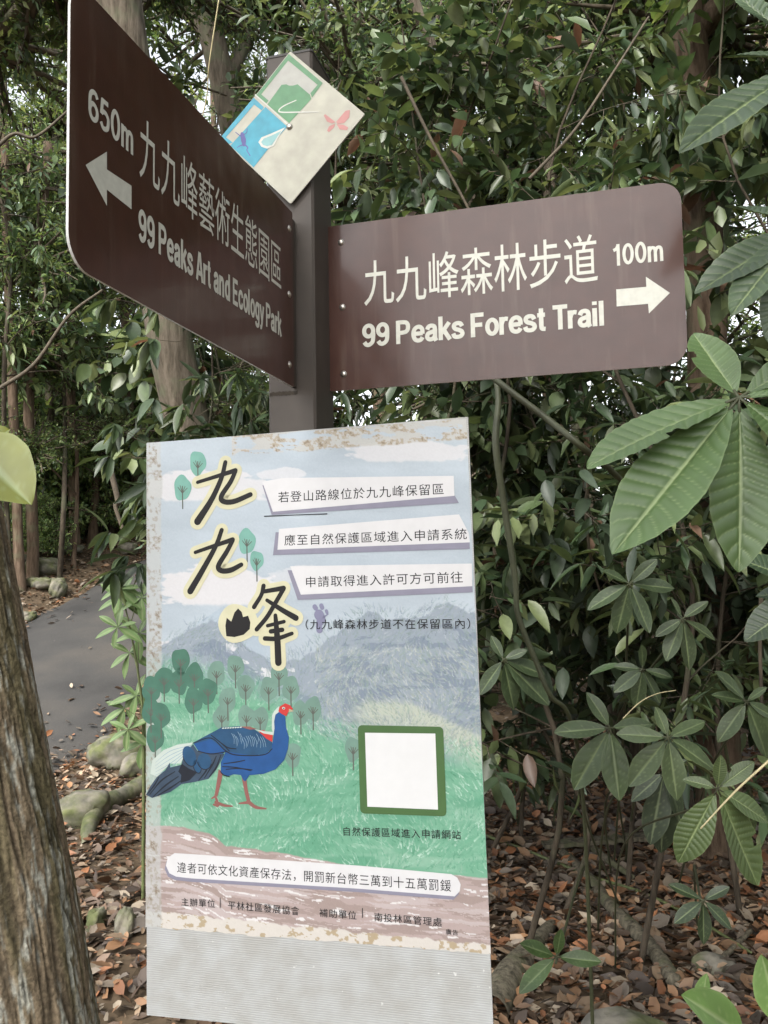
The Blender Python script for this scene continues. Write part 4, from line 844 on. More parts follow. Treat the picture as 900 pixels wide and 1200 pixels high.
for i, (x, y, cr, lb) in enumerate([(-4.4, 11.9, [(-4.7, 11.2, 3.1, .85, 3), (-3.9, 12.0, 3.5, .8, 2), (-4.5, 11.8, 4.3, .8, 3)], 'young tree with low fine leaves over the stones of the left bank'), (-3.9, 13.8, [(-4.2, 13.3, 3.5, 1., 2), (-3.5, 13.6, 4.2, .9, 3), (-4.8, 13.4, 4.4, .9, 2)], 'young tree with low fine leaves beside the slim trunks at the bend'), (-5.5, 11.4, [(-5.3, 10.8, 3.4, .8, 2), (-5.2, 11.0, 4.5, .9, 3)], 'young tree with low fine leaves at the left edge of the bank')]):
    p = on(x, y); tree(lb, [p, p + [.05, 0, 1.3], p + [-.05, 0, 2.6]], .035, .02, cr, 430 + i)
# shrubs and saplings that make the leafy wall on the right, nearest first
SH = 'shrubs behind the signs'
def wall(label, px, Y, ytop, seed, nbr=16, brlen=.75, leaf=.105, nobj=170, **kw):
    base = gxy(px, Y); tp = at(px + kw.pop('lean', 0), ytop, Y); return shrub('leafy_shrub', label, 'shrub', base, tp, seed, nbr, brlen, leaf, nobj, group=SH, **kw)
wall('shrub with drooping leaves just right of the diamond plate', 470, 3.5, 20, 101, 26, .75, .10, 260)
wall('shrub with drooping leaves above the Chinese lettering of the right sign', 600, 3.3, 0, 102, 28, .8, .115, 290, dead=.03)
wall('shrub with pale leaf tips above the distance marking of the right sign', 730, 3.2, -20, 103, 28, .8, .12, 290, dead=.03)
wall('shrub at the top right behind the ribbed palmate leaves', 850, 3.6, -30, 104, 26, .85, .12, 240)
wall('low dark shrub directly right of the poster', 640, 3.6, 480, 105, 20, .7, .13, 240, t0=.35, lean=-20, pal=GREENS * .7)  # leaf palette darkened to paint in shade, likewise on the low shrubs below
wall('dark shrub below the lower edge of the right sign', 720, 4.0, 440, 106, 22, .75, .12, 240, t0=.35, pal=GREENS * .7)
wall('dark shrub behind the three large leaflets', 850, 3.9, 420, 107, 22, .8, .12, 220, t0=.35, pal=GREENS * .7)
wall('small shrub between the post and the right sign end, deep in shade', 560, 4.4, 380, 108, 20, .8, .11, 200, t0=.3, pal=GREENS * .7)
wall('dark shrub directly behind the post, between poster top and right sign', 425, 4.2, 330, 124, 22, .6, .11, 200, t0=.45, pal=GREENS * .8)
wall('tall back shrub rising over the diamond plate', 400, 4.6, -10, 109, 24, .85, .11, 240)
wall('tall back shrub over the middle of the right sign', 650, 4.8, -40, 110, 26, .95, .11, 240)
wall('tall back shrub at the right edge', 900, 5.0, -20, 111, 24, 1., .12, 200)
wall('shrub with clustered dark leaves hanging under the left sign', 245, 4.0, 330, 112, 16, .42, .14, 230, t0=.5, whorl=True, per=8, droop=.9)
wall('shrub below the left sign, beside the upper left corner of the poster', 205, 5.2, 360, 113, 12, .5, .13, 180, t0=.72, droop=.8)
wall('bushy shrub between the two leaning trunks, left of the diamond plate', 262, 5.2, 60, 114, 22, .8, .10, 240, t0=.3)
wall('leafy tall shrub filling the left edge beside the left sign', 15, 10.6, 40, 115, 26, 1.6, .17, 280, t0=.4, r0=.04, pal=GREENS * 1.5)
wall('shrub with light leaves under the far corner of the left sign', 70, 11.4, 230, 116, 20, 1.5, .17, 280, t0=.42, r0=.04, pal=GREENS * 1.5)
wall('dark shrub in the forest just left of the small trunk on the bank', 60, 13.5, 500, 117, 20, .9, .13, 100, t0=.25, pal=GREENS * 1.4)
wall('low green shrub at the bend of the road', 118, 16, 540, 118, 18, 1.1, .16, 120, t0=.1, pal=GREENS * 1.6)
wall('low fern green shrub on the bank at the left edge', 10, 12.8, 540, 119, 18, .9, .15, 140, t0=.15, pal=GREENS * 1.5)
wall('shrub on the road side behind the upper left corner of the poster', 205, 12.5, 430, 120, 20, .9, .14, 100, t0=.2, pal=GREENS * 1.3)
wall('shrub in the shade behind the lower right edge of the poster', 600, 4.6, 640, 121, 16, .6, .12, 150, t0=.2, pal=GREENS * .7)  # shade put into the leaf colour of these low shrubs too
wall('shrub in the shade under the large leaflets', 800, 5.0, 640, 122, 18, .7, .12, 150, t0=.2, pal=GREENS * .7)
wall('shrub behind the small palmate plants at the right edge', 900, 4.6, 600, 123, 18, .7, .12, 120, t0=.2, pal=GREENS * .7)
for j, (px, Y, yt) in enumerate([(700, 6.5, 560), (560, 7, 560), (860, 7, 540), (30, 14, 500), (150, 16, 500), (80, 18, 480), (780, 8.5, 500), (640, 9, 520)]):
    wall(['back row shrub in deep shade below the middle of the right sign', 'back row shrub beside the right edge of the poster', 'back row shrub in deep shade at the far right', 'distant bush on the left slope at the edge', 'distant bush where the road disappears', 'distant bush high on the left slope', 'farther bush glimpsed behind the large leaflets', 'farther bush glimpsed between poster and leaflets'][j], px, Y, yt, 130 + j, 20, 1.1, .13, 60, t0=.1, pal=GREENS * (1.3 if px < 200 else 1.))

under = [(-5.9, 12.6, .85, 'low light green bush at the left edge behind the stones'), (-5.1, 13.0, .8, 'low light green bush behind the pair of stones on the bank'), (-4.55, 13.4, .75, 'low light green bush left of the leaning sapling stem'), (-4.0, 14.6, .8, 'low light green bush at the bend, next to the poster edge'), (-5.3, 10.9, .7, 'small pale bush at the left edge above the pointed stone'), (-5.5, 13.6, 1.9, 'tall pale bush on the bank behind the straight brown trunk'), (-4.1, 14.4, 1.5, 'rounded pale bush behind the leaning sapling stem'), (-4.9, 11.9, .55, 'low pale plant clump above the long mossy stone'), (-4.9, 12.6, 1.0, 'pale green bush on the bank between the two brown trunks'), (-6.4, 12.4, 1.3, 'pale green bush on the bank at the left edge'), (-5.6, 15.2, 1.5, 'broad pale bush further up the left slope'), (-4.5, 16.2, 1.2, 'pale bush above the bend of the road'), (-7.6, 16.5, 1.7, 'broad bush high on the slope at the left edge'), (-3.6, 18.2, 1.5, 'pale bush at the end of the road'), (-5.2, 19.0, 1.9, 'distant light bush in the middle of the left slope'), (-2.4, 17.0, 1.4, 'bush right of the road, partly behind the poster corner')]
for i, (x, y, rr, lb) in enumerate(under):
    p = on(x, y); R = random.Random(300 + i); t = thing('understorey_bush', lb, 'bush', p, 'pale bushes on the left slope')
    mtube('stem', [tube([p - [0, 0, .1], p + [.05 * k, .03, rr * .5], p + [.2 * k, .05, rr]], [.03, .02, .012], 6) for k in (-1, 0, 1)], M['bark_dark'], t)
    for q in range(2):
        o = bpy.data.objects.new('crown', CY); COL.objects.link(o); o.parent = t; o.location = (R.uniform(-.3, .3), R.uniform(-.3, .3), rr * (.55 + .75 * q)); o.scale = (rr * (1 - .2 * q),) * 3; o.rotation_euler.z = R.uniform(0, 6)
# ------------------------------------------------------------------ large tree trunk at the left
def big_trunk():
    b0 = at(4, 1200, 1.5); t0 = at(-80, 590, 1.5); d = (t0 - b0) / (t0[2] - b0[2])
    zg = float(height(b0[0], b0[1])); base = b0 - d * (b0[2] - zg); n, s = 620, 300
    t = thing('large_tree', 'thick rough-barked trunk leaning out of the lower left corner, patched with pale lichen', 'tree', base)
    zz = np.linspace(-.1, 3.6, n); th = np.linspace(0, 2 * np.pi, s, endpoint=False)
    TH, ZZ = np.meshgrid(th, zz); bend = .02 * np.sin(ZZ * 2.2)
    R = .138 - .012 * ZZ + .12 * np.exp(-np.maximum(ZZ, 0) / .18)
    wx = (fbm(TH * 3, ZZ * 3, 71) - .5) * 1.2; a_ = TH * 9 + wx * 2.2
    rid = 1 - np.abs(vnoise(a_, ZZ * 6.5 + 20, 72) * 2 - 1); rid2 = 1 - np.abs(vnoise(a_ * 2.1 + 9, ZZ * 16, 73) * 2 - 1)
    crack = np.maximum(sstep(.72, .98, rid), .6 * sstep(.8, 1, rid2)); scale_ = fbm(TH * 22, ZZ * 26, 74)
    R = R - .0055 * crack + .005 * (scale_ - .5) + .01 * (fbm(TH * 2.2, ZZ * 2.5, 75) - .5)
    X = base[0] + d[0] * ZZ + bend + R * np.cos(TH); Y = base[1] + d[1] * ZZ + R * np.sin(TH); Zc = zg + ZZ
    V = np.stack([X, Y, Zc], -1).reshape(-1, 3); ii = np.arange(n * s).reshape(n, s); jj = np.roll(ii, -1, 1)
    Fq = np.stack([ii[:-1], jj[:-1], jj[1:], ii[1:]], -1).reshape(-1, 4)
    lich = sstep(.5, .62, fbm(TH * 9 + wx, ZZ * 13, 76)) * sstep(.42, .6, fbm(TH * 30, ZZ * 34, 77)); moss = sstep(.5, .7, fbm(TH * 3, ZZ * 2, 78))
    c = np.array([.175, .135, .088])[None, None] * (.6 + .8 * scale_[..., None]); c = c * (1 - .6 * moss[..., None]) + np.array([.085, .08, .035]) * .6 * moss[..., None]
    c = c * (1 - lich[..., None] * .85) + np.array([.34, .34, .29]) * lich[..., None] * .85; c = c * (1 - .5 * crack[..., None])
    mk('trunk', V, Fq, M['bigbark'], t, True, cols=c.reshape(-1, 3))
    tp = np.array([base[0] + d[0] * 3.6, base[1] + d[1] * 3.6, zg + 3.6])
    for (x, y, z, R_, k) in [(-1.9, .9, 4.7, .9, 4), (-2.6, .2, 4.9, 1., 4)]:
        c_ = np.array([x, y, z]); mtube('limb', [tube(smooth_line([tp - [0, 0, .1], (tp + c_) / 2 + [0, 0, .15], c_], 10), np.linspace(.09, .03, 10), 8)], M['bark_brown'], t)
        o = bpy.data.objects.new('crown', (CR + CS)[k]); COL.objects.link(o); o.parent = t; o.location = Vector(c_ - origin(t)); o.scale = (R_,) * 3; o.rotation_euler.z = x
a = NT('rough_lichen_bark'); at_ = a.n('Attribute', _attribute_name='tint'); a.set(Roughness=.92, Specular__IOR__Level=.2)
tc = a.n('TexCoord'); nz = a.n('TexNoise', Scale=130., Detail=8.); a.l(tc.outputs['Object'], nz.inputs['Vector'])
mx = a.n('Mix', _data_type='RGBA', _blend_type='MULTIPLY'); mx.inputs[0].default_value = 1; a.l(at_.outputs['Color'], mx.inputs[6]); a.l(a.ramp(nz.outputs[0], [(.3, (.6, .6, .6)), (.7, (1.35, 1.35, 1.35))]), mx.inputs[7])
a.l(mx.outputs[2], a.b.inputs['Base Color']); a.bump(nz.outputs[0], .7, .006); M['bigbark'] = a.m
big_trunk()

# ------------------------------------------------------------------ palmate plants with ribbed leaflets
def ribbed_leaflet(parent, base, tip, up, width, seed, col, droop=.06, rib=13, quilt=1., obov=1.15, bite=None, n=96, m=14, name='leaflet', fold=.25, vs=.75):
    """quilted leaflet: raised blade between pale lateral veins, pale midrib"""
    rng = np.random.default_rng(seed); base = np.asarray(base, float); tip = np.asarray(tip, float); L = np.linalg.norm(tip - base)
    Sd, D, N = frames(np.array([tip - base]), np.array([up])); Sd, D, N = Sd[0], D[0], N[0]
    t = np.linspace(0, 1, n); s = np.linspace(-1, 1, m * 2 + 1); T, S = np.meshgrid(t, s, indexing='ij')
    prof = np.clip(np.sin(np.pi * np.clip(T, 0, 1) ** obov), 0, 1) ** .72 * (1 - .12 * (T > .85) * (T - .85) / .15)
    prof = np.maximum(prof, .012); wav = 1 + .012 * np.sin(T * rib * np.pi + seed) + .02 * np.sin(T * 5 + seed)
    W = width * prof * wav
    if bite: W = np.where((np.abs(T - bite[0]) < bite[1]) & (S * bite[2] > 0), W * (.62 + .1 * rng.random(T.shape)), W)
    ph = T * rib - np.abs(S) * 1.15 + .3 * np.sin(T * 7 + seed * 1.3) + .25 * vnoise(T * 9, S * 1.5 + 4, seed) + (S > 0) * .4; cell = np.abs(np.sin(np.pi * ph)); puff = cell ** .6
    q = quilt * L * .0125 * np.minimum(1, prof * 1.6) * puff * sstep(0, .14, np.abs(S)) * (1 - .35 * np.abs(S))
    hgt = q + fold * W * np.abs(S) - droop * L * T * T * 1.5 + L * .012 * np.sin(T * 7 + seed * 2) * S - (.004 * L) * (np.abs(S) < .06)
    V = base + D * (T * L)[..., None] + Sd * (S * W)[..., None] + N * hgt[..., None]
    vein = np.maximum(sstep(.22, .04, cell) * .55 * (1 - .6 * np.abs(S)), sstep(.08, .02, np.abs(S)) * 1.); c = np.array(col)[None, None] * (.85 + .3 * fbm(T * 6, S * 2 + 5, seed)[..., None])
    edge = sstep(.93, 1., np.abs(S)) * .3; vein = np.maximum(vein, edge)
    c = c * (1 - vein[..., None] * vs) + np.array([.26, .32, .15]) * vs * vein[..., None]
    k = S.shape[1]; ii = np.arange(n * k).reshape(n, k); Fq = np.stack([ii[:-1, :-1], ii[1:, :-1], ii[1:, 1:], ii[:-1, 1:]], -1).reshape(-1, 4)
    return mk(name, V.reshape(-1, 3), Fq, M['bigleaf'], parent, True, cols=c.reshape(-1, 3))
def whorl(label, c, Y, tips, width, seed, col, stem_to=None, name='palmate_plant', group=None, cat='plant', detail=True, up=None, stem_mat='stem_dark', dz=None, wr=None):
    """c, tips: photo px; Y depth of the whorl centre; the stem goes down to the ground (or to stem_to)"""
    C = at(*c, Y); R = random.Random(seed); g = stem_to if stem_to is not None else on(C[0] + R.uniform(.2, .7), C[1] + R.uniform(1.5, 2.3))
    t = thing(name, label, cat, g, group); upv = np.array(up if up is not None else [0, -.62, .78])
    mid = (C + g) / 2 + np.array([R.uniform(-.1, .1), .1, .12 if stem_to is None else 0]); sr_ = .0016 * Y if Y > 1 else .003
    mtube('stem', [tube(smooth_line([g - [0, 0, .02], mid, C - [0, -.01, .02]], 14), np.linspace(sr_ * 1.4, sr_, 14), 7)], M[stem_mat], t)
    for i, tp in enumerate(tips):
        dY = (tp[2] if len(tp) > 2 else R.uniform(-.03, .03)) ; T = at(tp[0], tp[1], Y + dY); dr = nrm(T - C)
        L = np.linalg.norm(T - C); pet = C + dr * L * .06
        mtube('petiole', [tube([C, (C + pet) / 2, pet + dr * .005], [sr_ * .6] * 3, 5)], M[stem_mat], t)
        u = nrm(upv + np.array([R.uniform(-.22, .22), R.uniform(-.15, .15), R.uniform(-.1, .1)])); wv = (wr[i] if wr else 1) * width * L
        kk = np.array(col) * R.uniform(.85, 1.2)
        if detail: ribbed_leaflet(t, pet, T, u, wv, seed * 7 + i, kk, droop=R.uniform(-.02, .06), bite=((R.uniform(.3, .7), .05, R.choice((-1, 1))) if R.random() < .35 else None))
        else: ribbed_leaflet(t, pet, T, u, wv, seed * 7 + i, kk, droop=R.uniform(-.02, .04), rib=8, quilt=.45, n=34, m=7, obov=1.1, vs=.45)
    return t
BIG = (.064, .108, .036)
whorl('large plant at the right with three long quilted light green leaflets, nearest to the camera', (866, 466), .86, [(686, 535, -.02), (718, 650, -.05), (872, 668, -.03), (812, 392, .05), (985, 400, 0), (985, 455, -.05), (960, 540, -.06)], .182, 5, BIG, stem_to=on(1.0, 1.05), group='palmate plants on the right', wr=[.92, .92, 1.05, 1.35, 1, 1, 1.1])
whorl('plant reaching in at the top right corner with long drooping dark leaflets', (955, 70), 1.15, [(797, 168, -.08), (850, 60, 0), (842, 130, .1), (858, -10, .1), (905, 210, .1), (880, -60, 0)], .115, 6, (.036, .062, .026), stem_to=on(1.25, 1.6), group='palmate plants on the right')
whorl('plant at the right edge beside the corner of the right sign, leaflets pointing down left', (945, 262), 1.25, [(814, 345, 0), (856, 366, -.05), (900, 400, 0), (850, 240, .1), (960, 160, .1)], .16, 8, (.05, .08, .038), stem_to=on(1.45, 1.9), group='palmate plants on the right')
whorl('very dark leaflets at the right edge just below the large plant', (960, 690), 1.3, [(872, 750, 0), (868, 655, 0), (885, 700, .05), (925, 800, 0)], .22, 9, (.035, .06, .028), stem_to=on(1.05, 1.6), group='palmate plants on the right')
SG = 'small palmate plants in the shade'
smalls = [('five-leaved small plant right of the vine, leaflets spread wide', (715, 853), 2.0, [(688, 811), (649, 859), (672, 926), (726, 939), (765, 849)], (.055, .095, .05)),
          ('seven-leaved small plant in the middle of the lower right group', (783, 864), 1.9, [(768, 828), (722, 860), (737, 922), (794, 939), (840, 902), (826, 846)], (.06, .1, .052)),
          ('small plant lower right with two long ribbed leaflets hanging over the dead leaves', (841, 924), 1.5, [(794, 1013), (886, 1037), (800, 912), (903, 963), (884, 893), (845, 885)], (.065, .11, .05)),
          ('small plant at the right edge above the yellow stalk', (875, 822), 1.9, [(838, 786), (834, 813), (841, 870), (900, 888), (898, 805), (905, 840)], (.055, .095, .05)),
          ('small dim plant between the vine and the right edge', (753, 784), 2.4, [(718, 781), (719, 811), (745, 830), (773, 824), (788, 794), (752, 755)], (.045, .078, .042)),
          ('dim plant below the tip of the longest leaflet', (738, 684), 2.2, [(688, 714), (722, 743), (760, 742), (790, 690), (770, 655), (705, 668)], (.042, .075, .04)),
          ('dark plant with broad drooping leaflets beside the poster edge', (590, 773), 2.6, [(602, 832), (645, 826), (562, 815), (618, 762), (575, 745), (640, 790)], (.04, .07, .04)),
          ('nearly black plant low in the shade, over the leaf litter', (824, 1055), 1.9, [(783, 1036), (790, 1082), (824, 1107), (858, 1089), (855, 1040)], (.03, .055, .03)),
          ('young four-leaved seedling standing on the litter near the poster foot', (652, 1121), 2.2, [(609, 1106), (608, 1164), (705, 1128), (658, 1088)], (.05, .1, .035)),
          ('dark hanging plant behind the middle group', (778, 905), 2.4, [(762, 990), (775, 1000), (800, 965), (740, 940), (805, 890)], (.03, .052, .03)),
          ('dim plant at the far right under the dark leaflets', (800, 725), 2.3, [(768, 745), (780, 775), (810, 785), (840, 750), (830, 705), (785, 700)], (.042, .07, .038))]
for i, (lb, c, Y, tp, col) in enumerate(smalls):
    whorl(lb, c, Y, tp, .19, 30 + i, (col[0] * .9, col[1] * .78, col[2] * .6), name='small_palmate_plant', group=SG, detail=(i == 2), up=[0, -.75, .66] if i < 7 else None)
# bright leaves in the lower right corner
def simple_plant(label, name, leaves, g, col, seed, group=None, stem_mat='stem_green', width=.2, quilt=.3):
    t = thing(name, label, 'plant', g, group); R = random.Random(seed)
    for i, (b, tp, up) in enumerate(leaves):
        B = at(*b); T = at(*tp); mtube('stem', [tube(smooth_line([g - [0, 0, .02], (g + B) / 2 + [R.uniform(-.02, .02), .01, 0], B], 12), np.linspace(.004, .002, 12), 6)], M[stem_mat], t)
        ribbed_leaflet(t, B, T, up, width * np.linalg.norm(T - B), seed + i, col, rib=8, quilt=quilt, n=26, m=6, obov=.85, droop=.03, name='leaf')
    return t
simple_plant('bright yellow-green leaves pushing up at the bottom right corner', 'bright_seedling', [((872, 1215, 1.35), (803, 1165, 1.3), [.3, -.7, .6]), ((915, 1200, 1.2), (892, 1120, 1.2), [-.5, -.8, .2]), ((822, 1190, 1.5), (827, 1141, 1.5), [-.8, -.6, 0])], on(.62, 1.45), (.11, .19, .05), 91, width=.24)
simple_plant('waxy yellow-green leaf beside the large trunk at the left edge', 'sprig', [((-40, 515, 1.25), (35, 588, 1.2), [.15, -.85, .5]), ((-30, 545, 1.3), (8, 502, 1.25), [0, -.9, .4])], on(-.95, 1.55), (.15, .165, .022), 95, width=.33, quilt=.1)
# lobed light green plant at the road side left of the poster
def lobed_plant():
    g = on(*G(150, 905)[:2]); t = thing('roadside_sapling', 'light green sapling with narrow star-shaped leaves beside the poster, over the road', 'plant', g)
    Y = g[1] * .62; R = random.Random(6); cs = [(142, 700), (163, 742), (152, 765), (140, 690), (166, 700), (138, 735), (160, 815), (146, 830), (150, 855), (168, 870)]
    g0 = at(168, 930, Y); g[1] = g0[1]
    gb_ = on(g0[0], g0[1]); path = [gb_, at(168, 860, Y), at(162, 790, Y), at(152, 735, Y), at(144, 700, Y)]
    t.location = Vector(gb_); mtube('stem', [tube(smooth_line(path, 20), np.linspace(.008, .003, 20), 6)], M['stem_green'], t)
    for c in cs:
        C = at(*c, Y + R.uniform(-.1, .1)); j = min(path, key=lambda q: np.linalg.norm(q - C + [0, 0, .1])); mtube('petiole', [tube([j, (j + C) / 2 + [0, 0, .03], C], [.002, .002, .0015], 4)], M['stem_green'], t)
        for k in range(6):
            a = -.5 + k * 1.1 + R.uniform(-.2, .2); l = R.uniform(24, 36); T = at(c[0] + l * math.cos(a), c[1] + 4 + l * math.sin(a) * .9, C[1])
            ribbed_leaflet(t, C, T, [R.uniform(-.3, .3), -.6, .8], .17 * np.linalg.norm(T - C), k, np.array((.12, .2, .07)) * R.uniform(.8, 1.15), rib=6, quilt=.3, n=9, m=2)
lobed_plant()

# ------------------------------------------------------------------ vines, sticks, roots, planks, stones
def stick(label, name, cat, pts, r, mat, group=None, sides=8, n=30):
    P = np.array(pts); t = tube(smooth_line(P, n), np.interp(np.linspace(0, 1, n), np.linspace(0, 1, len(np.atleast_1d(r))), np.atleast_1d(r)), sides)
    o = mk(name, t[0] , fixq(t[1]), M[mat], None, True); return tag(o, label, cat, group)
V1 = [(560, 380, 2.1), (583, 455, 2.05), (581, 520, 2.), (592, 600, 2.), (604, 680, 2.), (607, 720, 2.), (628, 775, 2.), (645, 815, 2.), (668, 843, 2.05)]
p = pth(V1); q = p[-1]; p += [q + [.06, .15, -.25], on(q[0] + .1, q[1] + .3)]
stick('winding green-brown vine hanging right of the poster', 'vine', 'vine', p, [.005, .009, .007, .0065, .005, .005], 'stem_dark', n=70)
p = pth([(560, 425, 1.9), (590, 452, 1.85), (640, 490, 1.8), (692, 532, 1.75)]); p = [p[0] + [-.2, .2, .3]] + p + [at(730, 565, 2.2), at(800, 640, 3.4), on(1.7, 4.1)]
stick('straight dark green stem slanting down behind the leaflets', 'slanting_stem', 'stem', p, [.007, .0075, .008], 'stem_dark', n=50)
R = random.Random(12)
for i, (lb, a_, b_, Y, rr) in enumerate([('dark branch arching across the leaves above the right sign', (560, 285), (700, 362), 2.9, .006), ('dark branch rising right of the diamond plate', (470, 90), (585, 330), 3.0, .007), ('dark branch leaning over the top right shrub', (620, 210), (760, 20), 2.9, .007), ('reddish twig in the shade under the large leaflets', (690, 560), (705, 700), 2.9, .007), ('bare branch crossing in front of the far left trees', (-20, 190), (82, 128), 4.4, .011), ('pale dry liana hanging between the leaning trunks', (258, -10), (222, 190), 4.1, .006),
                                         ('thin leafless branch at the left edge below the sign', (0, 455), (120, 340), 4.6, .012), ('dark leaning sapling stem over the bank', (127, 540), (148, 632), 9.5, .035), ('thin brown stem at the right edge', (892, 700), (893, 860), 1.9, .005)]):
    A_, B_ = at(*a_, Y), at(*b_, Y + R.uniform(-.1, .3)); rr = rr * .6 if i == 5 else rr; m1 = A_ * .65 + B_ * .35 + np.array([R.uniform(-.03, .03), 0, R.uniform(-.05, .05)]) * Y / 3; m2 = A_ * .3 + B_ * .7 + np.array([R.uniform(-.03, .03), 0, R.uniform(-.05, .05)]) * Y / 3
    stick(lb, 'branch', 'branch', [A_, m1, m2, B_], [rr, rr * .8, rr * .6], 'twig' if i != 5 else 'straw', 'branches among the leaves', 6)
def gpath(px, lift=.01): return [G(x, y, lift) for x, y in px]
stick('long thin root or vine trailing over the dead leaves', 'trailing_vine', 'vine', gpath([(560, 985), (610, 1003), (654, 1021), (700, 1040), (749, 1055), (790, 1075), (824, 1092), (881, 1130)], .035), [.009, .008, .007, .005], 'stem_green', n=60)
stick('thick flat dead branch lying away from the plank', 'fallen_branch', 'fallen branch', gpath([(660, 1008), (680, 1030), (700, 1052), (722, 1080), (745, 1102), (770, 1130), (792, 1165)], .03), [.03, .034, .03, .032, .028], 'wood_old', 'fallen wood on the litter', n=60)
stick('short forked dead branch crossing the plank', 'fallen_branch', 'fallen branch', gpath([(688, 975), (692, 1000), (712, 1020), (742, 1042)], .05), [.02, .022, .018, .012], 'wood_old', 'fallen wood on the litter')
stick('thin grey stick beside the dark plant at the lower right', 'fallen_branch', 'fallen branch', gpath([(828, 1150), (850, 1130), (880, 1100)], .03), [.012, .01], 'wood_old', 'fallen wood on the litter')
stick('rotting log lying against the foot of the board', 'fallen_log', 'log', gpath([(575, 1195), (600, 1150), (625, 1118), (650, 1085)], .02), [.06, .055, .04, .02], 'wood_old', 'fallen wood on the litter', 12, 40)
A_, B_ = G(637, 1003, .05), G(790, 993, .06); dr = nrm(B_ - A_); sd = nrm(np.cross(dr, [0, 0, 1])); up_ = np.cross(sd, dr)
V = []; n = 24; rng = np.random.default_rng(2)
for i in range(n):
    c = A_ + (B_ - A_) * i / (n - 1) + up_ * .004 * rng.normal(); wj = .04 + .003 * rng.normal()
    V += [c - sd * wj - up_ * .011, c + sd * wj - up_ * .011, c + sd * wj + up_ * .011, c - sd * wj + up_ * .011]
Fc = [(i * 4 + k, i * 4 + (k + 1) % 4, i * 4 + 4 + (k + 1) % 4, i * 4 + 4 + k) for i in range(n - 1) for k in range(4)] + [(3, 2, 1, 0), (n * 4 - 4, n * 4 - 3, n * 4 - 2, n * 4 - 1)]
tag(mk('plank', V, Fc, M['wood_old']), 'thin weathered plank lying across the dead leaves', 'plank')
stick('fat mossy root arching out of the litter left of the poster', 'exposed_root', 'root', [G(102, 990, -.02), G(106, 972, .04), G(122, 955, .06), G(145, 945, .06), G(172, 930, .06), G(200, 920, 0)], [.035, .05, .06, .065, .07], 'rock', None, 14, 40)
A_ = at(905, 888, 1.35); B_ = at(821, 971, 1.35)
stick('yellow dry stalk crossing the ribbed plant at the lower right', 'dry_stalk', 'stalk', [A_ + [.12, 0, .1], A_, (A_ + B_) / 2 + [0, 0, .004], B_], [.0022, .002, .0012], 'straw', None, 5)
stick('thin curved straw in front of the five-leaved plant', 'dry_stalk', 'stalk', pth([(730, 842, 1.85), (750, 823, 1.85), (770, 813, 1.85), (792, 809, 1.85)]), [.0013, .001], 'straw', None, 4)
def rock(label, px, py, w_, h_, seed, group='stones on the left', lift=0., mat='rock', squash=1.):
    g = G(px, py); s = np.linalg.norm(g - CAM) / F; bm = bmesh.new(); bmesh.ops.create_icosphere(bm, subdivisions=4, radius=1)
    V = np.array([v.co[:] for v in bm.verts]); Fc = [tuple(v.index for v in f.verts) for f in bm.faces]; bm.free()
    az = seed * 1.7; n1 = fbm(V[:, 0] * 1.3 + seed, V[:, 1] * 1.3 + V[:, 2] * 1.1, seed); n2 = fbm(V[:, 0] * 5 + seed, V[:, 1] * 5 + V[:, 2] * 4, seed + 1)
    V = V * (1 + .9 * (n1 - .5) + .18 * (n2 - .5))[:, None]; V = np.sign(V) * np.abs(V) ** .85
    V = V * np.array([w_ / 2 * s, w_ / 2 * s * .8, h_ / 2 * s]) ; ca, sa = math.cos(az * .2), math.sin(az * .2); V = np.stack([V[:, 0] * ca - V[:, 1] * sa, V[:, 0] * sa + V[:, 1] * ca, V[:, 2]], 1)
    return tag(mk('stone', V + g + [0, 0, h_ / 2 * s * .55 + lift], Fc, M[mat], None, True), label, 'stone', group)
rock('squarish mossy boulder between the large trunk and the road edge', 92, 965, 58, 44, 1); rock('wide flat mossy stone at the road edge beside the poster', 140, 893, 70, 38, 2); rock('rounded stone half under the poster edge, above the root', 160, 905, 36, 26, 3)
rock('small grey stone in the litter below the root', 112, 1088, 22, 24, 4); rock('light small stone in the litter near the poster edge', 146, 1098, 26, 36, 5); rock('big mossy stone at the bottom right of the poster', 742, 1235, 90, 34, 6, 'stones on the right'); rock('half buried stone in the litter at the bottom right', 838, 1140, 40, 18, 7, 'stones on the right')
for i, (x, y, w_, h_, lb) in enumerate([(52, 672, 38, 20, 'long mossy stone lying on the bank'), (46, 688, 26, 14, 'flat stone below the long mossy stone'), (68, 698, 24, 26, 'pale pointed stone at the foot of the bank'), (33, 728, 22, 14, 'stone at the road edge beside the trunk'), (160, 622, 26, 14, 'stone on the far bank beside the poster'), (150, 648, 26, 14, 'low stone where the road passes behind the poster'), (80, 648, 34, 12, 'flat grey stone high on the bank'), (136, 594, 24, 12, 'dim stone under the leaning sapling'), (118, 640, 14, 8, 'little stone on the leafy bank'), (28, 660, 20, 12, 'stone at the foot of the straight brown trunk')]):
    rock(lb, x, y, w_, h_, 20 + i, 'stones on the left bank')

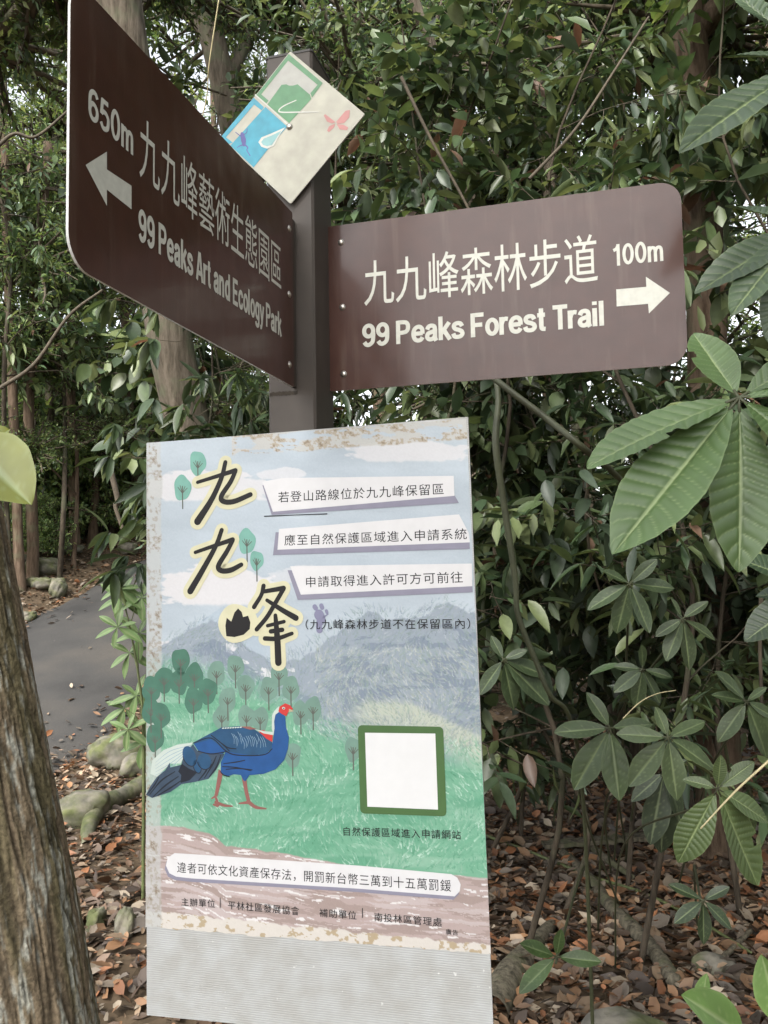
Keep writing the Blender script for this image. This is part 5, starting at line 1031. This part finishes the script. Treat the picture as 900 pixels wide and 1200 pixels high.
# ------------------------------------------------------------------ leaf litter (nobody could count it)
def litter():
    rng = np.random.default_rng(77); P = []
    def area(n, x0, x1, y0, y1):
        return np.stack([rng.uniform(x0, x1, n), rng.uniform(y0, y1, n)], 1)
    Q = np.vstack([area(36000, -.6, 3.2, 2.0, 6.5), area(16000, -3, 0, 2.0, 8.0), area(5000, 0, 6, 6.5, 12), area(34000, -9, -2.5, 6, 17), area(5000, -4, 5, -2, 2)])
    s = (Q - A0) @ U; c = (Q - A0) @ VV; onroad = (c > .06) & (c < RW - .06) & (s > -12) & (s < 22)
    keep = ~onroad | (rng.random(len(Q)) < .012 + .45 * np.exp(-np.minimum(c, RW - c) / .12)); Q = Q[keep]; onr = onroad[keep]; n = len(Q)
    z = height(Q[:, 0], Q[:, 1]); z = np.where(onr, z + .065, z + .008 + .03 * rng.random(n) ** 2)
    pile = rng.random(n); sz = .02 + .08 * rng.random(n) ** 1.5; az = rng.uniform(0, 6.28, n)
    D = nrm(np.stack([np.cos(az), np.sin(az), rng.normal(0, .25, n)], 1)); N = nrm(np.stack([rng.normal(0, .6, n), rng.normal(0, .6, n), np.ones(n)], 1))
    pal = np.array([(.17, .10, .055), (.22, .12, .06), (.12, .075, .047), (.085, .058, .04), (.24, .17, .11), (.27, .22, .16), (.15, .12, .09), (.23, .10, .045), (.065, .048, .037), (.11, .09, .07)])
    C = pal[rng.integers(0, len(pal), n)] * rng.uniform(.6, 1.4, (n, 1))
    T = np.array([[0, 0, 0], [0, .5, .04], [0, 1, .1], [-.2, .25, .1], [-.22, .62, .13], [.2, .25, .09], [.22, .62, .14]])
    V, F_, c = leaf_geo(np.column_stack([Q, z]), D, N, sz, C, (T, LEAF6[1]), 1.15); c = c * np.repeat(rng.uniform(.85, 1.15, (n, 1)), 7, 0)
    V = V.reshape(n, 7, 3); wdn = rng.uniform(.55, 1.2, (n, 1, 1)); axis = V[:, [0, 1, 2]].mean(1, keepdims=True); V = (axis + (V - axis) * np.where(np.arange(7) > 2, wdn[..., 0], 1.)[..., None]).reshape(-1, 3)
    o = mk('leaf_litter', V, F_, M['litter'], None, True, cols=c, kind='stuff'); o['label'] = 'brown and orange dead leaves covering the forest floor'; o['category'] = 'leaf litter'
litter()
